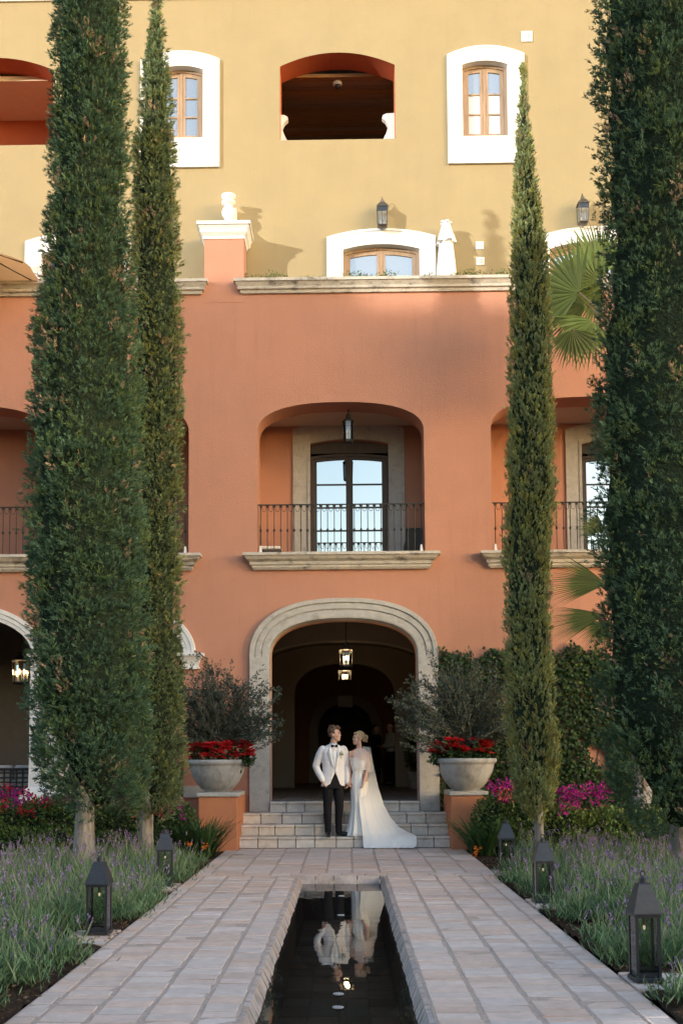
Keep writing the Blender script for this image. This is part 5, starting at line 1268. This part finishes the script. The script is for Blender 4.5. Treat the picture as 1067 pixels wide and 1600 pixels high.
for k in (-1, 1):
    strip('lapel', [[(k * (i_ + o * wd), fr(z) - .010 + (i_ + o * wd) ** 2 * 1.6, z) for o in (0, .5, 1)] for z, i_, wd in ((1.53, .052, .028), (1.47, .052, .050), (1.40, .048, .066), (1.34, .040, .058), (1.26, .028, .046), (1.18, .014, .030), (1.12, .004, .012))], JACKET, .008)
    bm = B(); loft(bm, [[(k * .004, -.128, 1.507), (k * .004, -.150, 1.507), (k * .004, -.150, 1.525), (k * .004, -.128, 1.525)], [(k * .030, -.122, 1.498), (k * .030, -.146, 1.498), (k * .030, -.146, 1.536), (k * .030, -.122, 1.536)], [(k * .055, -.112, 1.494), (k * .055, -.132, 1.494), (k * .055, -.132, 1.538), (k * .055, -.112, 1.538)]]); bmesh.ops.recalc_face_normals(bm, faces=bm.faces); obj('bow_tie', bm, BLACKC, **O)
bm = B(); lathe(bm, [(.066, 1.53), (.064, 1.57)], .008, .01, 20, cap=False); bmesh.ops.solidify(bm, geom=bm.faces[:], thickness=.006); obj('collar', bm, SHIRT, **O)
for x_, z_, sx in ((.2255, .93, 1), (-.205, .965, -1)):
    bm = B(); p = Vector((x_, -.05, z_)); d = Vector((.02, -.04, -1)) if sx > 0 else Vector((.3, -.35, -.8)); chain(bm, [p - d * .005, p + d.normalized() * .022], [.043, .042]); obj('cuff', remesh(bm, .006, 2), SHIRT, **O)
bm = B(); tube(bm, [(.105, -.142, 1.30), (.112, -.152, 1.37)], .004, 5); obj('boutonniere_stem', bm, mat('stem_green', (.10, .2, .05)), **O)
r = np.random.default_rng(9); P = np.array([[.115, -.158, 1.385]]) + r.normal(size=(36, 3)) * .014
obj('boutonniere', quad_mesh(*cat([(leaf_quads(P, unit(rdir(36, r) + [0, -.5, .3]), .03, .016, r), np.where((r.uniform(size=36) > .45)[:, None], tint(36, (.16, .28, .07)), tint(36, (.8, .8, .72))))])), LEAF, **O)
bm = B(); ell(bm, (.012, -.150, 1.105), (.009, .005, .009)); obj('jacket_button', bm, JACKET, **O)
for sx, fy, yaw in ((-1, -.02, -.12), (1, .03, 1.05)):
    bm = B(); d = Matrix.Rotation(yaw, 3, 'Z') @ Vector((0, -1, 0)); h = Vector((sx * .098, fy + .02, 0)); chain(bm, [h + Vector((0, 0, .045)), h + d * .09 + Vector((0, 0, .042)), h + d * .17 + Vector((0, 0, .032)), h + d * .205 + Vector((0, 0, .026))], [.042, .042, .036, .024])
    bmesh.ops.bisect_plane(bm, geom=bm.verts[:] + bm.edges[:] + bm.faces[:], plane_co=(0, 0, .002), plane_no=(0, 0, -1), clear_outer=True); bmesh.ops.holes_fill(bm, edges=[e for e in bm.edges if e.is_boundary], sides=0); obj('shoe', remesh(bm, .007, 3), SHOE, **O)
groom.location = (gx, GY, RISE + .002); groom.rotation_euler = (0, 0, math.radians(12)); groom.scale = (.985, .985, .985)

# ---- bride --------------------------------------------------------------
BY = 19.25; bxp = W(561, 1300, BY)[0]
bride = thing('person', 'woman in an ivory satin gown with sheer cape and long train, blonde hair pinned up', 'person', (0, 0, 0))
O = dict(parent=bride, world=False)
BH = (-.005, -.01, 1.62); BYAW = math.radians(-72)
bm = B(); R = head_prims(bm, BH, BYAW, .93)
cap_(bm, (.012, .015, 1.42), (.008, .01, 1.55), .046, .043)
loft(bm, [ering(.01, .01, z, rx, ry) for z, rx, ry in ((.9, .14, .11), (1.08, .10, .08), (1.22, .125, .10), (1.34, .15, .085), (1.40, .145, .07), (1.44, .06, .05))])
chain(bm, [(-.13, .0, 1.37), (-.15, .03, 1.12), (-.155, -.02, .92)], [.040, .033, .023])
chain(bm, [(.145, -.01, 1.37), (.155, -.06, 1.13), (.085, -.13, .905)], [.042, .034, .024])
hand(bm, (-.155, -.02, .92), (.0, -.1, -1), (1, -.2, 0), 1, .9, .7)
hand(bm, (.085, -.13, .905), (-.22, -.12, -1), (-1, .2, .1), -1, .9, .55)
for sx in (-1, 1): chain(bm, [(sx * .07, 0, .85), (sx * .065, 0, .48), (sx * .06, .02, .10), (sx * .06, -.08, .03)], [.08, .05, .033, .026])
obj('body', remesh(bm, .006, 3), SKIN, **O)
face_parts(bride, BH, R, .93)
bm = B(); c = Vector(BH)
HE((0, .03, .052), (.076, .086, .074)); HE((0, -.04, .078), (.058, .036, .026))
for k in (-1, 1): HE((k * .062, .02, .012), (.016, .045, .045))
r = np.random.default_rng(6)
for i in range(24): a = r.uniform(0, 6.28); b = r.uniform(.2, 1); HE((.045 * math.cos(a) * b, .115 + .035 * r.uniform(-.6, 1), .0 + .065 * math.sin(a) * b), (.022, .022, .020))
obj('hair', remesh(bm, .006, 2), BLONDH, **O)
for k in (-1, 1):
    bm = B(); p = c + R @ Vector((k * .072, .0, -.045)); ell(bm, p, (.006, .006, .012)); ell(bm, p - Vector((0, 0, .022)), (.009, .009, .012)); obj('earring', bm, WHITE, **O)
# gown: fitted bodice and skirt, hem resting on the tread
bm = B(); rings = []; n = 72
for z, cx_, cy_, rx, ry, fo in ((1.275, .005, .0, .136, .102, 0), (1.22, .0, -.01, .140, .118, 0), (1.15, .0, .0, .122, .105, .003), (1.06, .005, .01, .108, .092, .003), (.98, .005, .015, .126, .106, .002), (.88, .005, .02, .152, .130, 0), (.78, .005, .02, .150, .132, .002), (.62, .0, .02, .134, .124, .004), (.45, -.005, .015, .125, .122, .008), (.30, -.012, .01, .132, .132, .014), (.15, -.02, .005, .150, .150, .02), (.05, -.03, .0, .172, .162, .022), (.003, -.035, .0, .180, .166, .024)):
    rings.append([(cx_ + (rx + fo * math.sin(9 * a + z * 2) + fo * .5 * math.sin(5 * a)) * math.cos(a), cy_ + (ry + fo * math.sin(9 * a + z * 2)) * math.sin(a), z + (.022 * math.sin(a * 2 + 1.2) - .03 * max(0, -math.sin(a)) * abs(math.cos(a)) if z > 1.26 else 0)) for a in [2 * math.pi * i / n for i in range(n)]])
loft(bm, rings); obj('gown', bm, SATIN, smooth=True, **O)
# draped neckline roll
bm = B(); tube(bm, [(.0 + .142 * math.cos(a), -.004 + .112 * math.sin(a), 1.272 + .018 * math.sin(2 * a) - .022 * max(0, -math.sin(a))) for a in [2 * math.pi * i / 40 for i in range(41)]], .016, 8); obj('neckline_drape', bm, SATIN, smooth=True, **O)
bride.location = (bxp, BY, RISE + .002)
# cape sleeve over the near arm and shoulders (sheer)
bm = B(); rings = []
for z, rx, ry, cx_, cy_ in ((1.455, .062, .058, .01, .01), (1.42, .115, .080, .01, .0), (1.375, .180, .108, .015, -.01), (1.28, .200, .128, .02, -.015), (1.17, .208, .140, .03, -.02), (1.08, .205, .140, .035, -.02)):
    rings.append([(cx_ + rx * math.cos(a) * (1 + .03 * math.sin(7 * a)), cy_ + ry * math.sin(a) * (1 + .04 * math.sin(8 * a)), z + (.03 * math.sin(3 * a) if z < 1.1 else 0)) for a in [2 * math.pi * i / 48 - 2.15 + (0) for i in range(48)]])
m_ = [rg[:40] for rg in rings]
loft(bm, m_, close=False, cap=False); obj('sheer_capelet', bm, CHIFFON2, smooth=True, **O)
# cape and train: hangs from the shoulders, spreads over the tread and down to the paving
def cape_rows(rows, n=48, amp=.010):
    out = []
    for k, (xl_, yl_, Ya, xr_, yr_, Yb) in enumerate(rows):
        A = Vector((W(xl_, yl_, Ya)[0], Ya, W(xl_, yl_, Ya)[1])); Bp = Vector((W(xr_, yr_, Yb)[0], Yb, W(xr_, yr_, Yb)[1])); row = []
        for i in range(n):
            u = i / (n - 1); p = A.lerp(Bp, u)
            f = math.sin(u * 15 + 2.2 * math.sin(u * 5 + k * .1)) + .35 * math.sin(u * 33 + k * .3 + 3 * math.sin(u * 9))
            p.y += f * amp * (.3 + k * .16) * math.sin(math.pi * min(1, u * 1.1 + .05)) - .03 * math.sin(math.pi * u) * (k > 2)
            p.z += .012 * math.sin(u * 9 + k) * (6 < k < 9)
            if p.y > Y0 - .012: p.z = max(p.z, RISE + .014)
            p.z = max(p.z, .010 + .006 * math.sin(u * 23) ** 2)
            row.append((p.x - bxp, p.y - BY, p.z - RISE - .002))
        out.append(row)
    return out
rows = [(566, 1166, 19.30, 578.5, 1168, 19.28), (563, 1198, 19.26, 584, 1198, 19.30), (561, 1228, 19.18, 591, 1230, 19.33), (561, 1254, 19.11, 599, 1256, 19.36), (563, 1275, 19.08, 610, 1277, 19.38), (565, 1290, 19.06, 624, 1293, 19.36), (566, 1302, 19.05, 636, 1299.5, 19.33), (567, 1310, 19.04, 645, 1303, 19.24), (567, 1316, 19.02, 650, 1306.5, 19.10), (567.5, 1320, 19.00, 651, 1315, 19.03), (568, 1323.5, 18.97, 650, 1322, 18.98), (570, 1326, 18.93, 646, 1325.5, 18.93)]
CR = cape_rows(rows)
bm = B(); loft(bm, CR, close=False, cap=False); bmesh.ops.subdivide_edges(bm, edges=bm.edges[:], cuts=1, smooth=.8); obj('cape_train', bm, CHIFFON, smooth=True, **O)

# ---- staff in the dim hall ----------------------------------------------
def staff(px, pyf, Y, label, top, bottom, yaw, h=1.68):
    x = W(px, pyf, Y)[0]; t = thing('person', label, 'person'); O = dict(parent=t, world=False)
    bm = B(); R = head_prims(bm, (0, -.01, 1.60), 0, .95); cap_(bm, (0, .01, 1.38), (0, 0, 1.52), .055, .05)
    loft(bm, [ering(0, 0, z, rx, ry) for z, rx, ry in ((.85, .15, .10), (1.05, .13, .09), (1.3, .165, .10), (1.42, .10, .07))])
    chain(bm, [(-.18, 0, 1.35), (-.23, -.02, 1.10), (-.10, -.25, 1.05)], [.045, .038, .026]); chain(bm, [(.18, 0, 1.35), (.23, -.02, 1.10), (.12, -.25, 1.04)], [.045, .038, .026])
    hand(bm, (-.10, -.25, 1.05), (.4, -1, .1), (0, 0, 1), 1, 1, .4); hand(bm, (.12, -.25, 1.04), (-.4, -1, .1), (0, 0, 1), -1, 1, .4)
    for sx in (-1, 1): chain(bm, [(sx * .085, 0, .85), (sx * .09, 0, .47), (sx * .09, .02, .08), (sx * .09, -.1, .03)], [.08, .05, .036, .03])
    obj('body', remesh(bm, .009, 2), SKIN, **O)
    bm = B(); loft(bm, [ering(0, 0, z, rx, ry) for z, rx, ry in ((.92, .165, .115), (1.05, .15, .108), (1.3, .185, .12), (1.39, .15, .10), (1.44, .07, .07))]); chain(bm, [(-.175, 0, 1.36), (-.235, -.02, 1.10), (-.12, -.22, 1.055)], [.062, .054, .045]); chain(bm, [(.175, 0, 1.36), (.235, -.02, 1.10), (.14, -.22, 1.045)], [.062, .054, .045]); obj('top', remesh(bm, .011, 4), top, **O)
    bm = B(); loft(bm, [ering(0, 0, z, rx, ry) for z, rx, ry in ((.78, .165, .115), (.94, .160, .112))])
    for sx in (-1, 1): chain(bm, [(sx * .088, 0, .82), (sx * .095, 0, .47), (sx * .095, .01, .05)], [.095, .075, .066])
    obj('trousers', remesh(bm, .011, 4), bottom, **O)
    bm = B()
    for p, r_ in (((0, .03, 1.655), (.078, .088, .07)), ((0, -.04, 1.69), (.055, .035, .025))): ell(bm, p, r_)
    obj('hair', remesh(bm, .008, 2), BROWNH if top is not BLACKC else SHOE, **O)
    for sx in (-1, 1):
        bm = B(); chain(bm, [(sx * .09, .03, .045), (sx * .09, -.13, .03)], [.042, .032]); obj('shoe', remesh(bm, .009, 2), SHOE, **O)
    t.location = (x, Y, FLOOR + .003); t.rotation_euler = (0, 0, yaw); k = h / 1.72; t.scale = (k, k, k)
WSHIRT = mat('waiter_shirt', (.45, .44, .43), .85, var=.05)
staff(611, 1224, 30.9, 'waiter in a pale shirt and dark trousers standing in the hall', WSHIRT, BLACKC, math.radians(-65))
staff(588, 1224, 31.4, 'person in dark clothes facing the waiter in the hall', BLACKC, BLACKC, math.radians(60), 1.64)
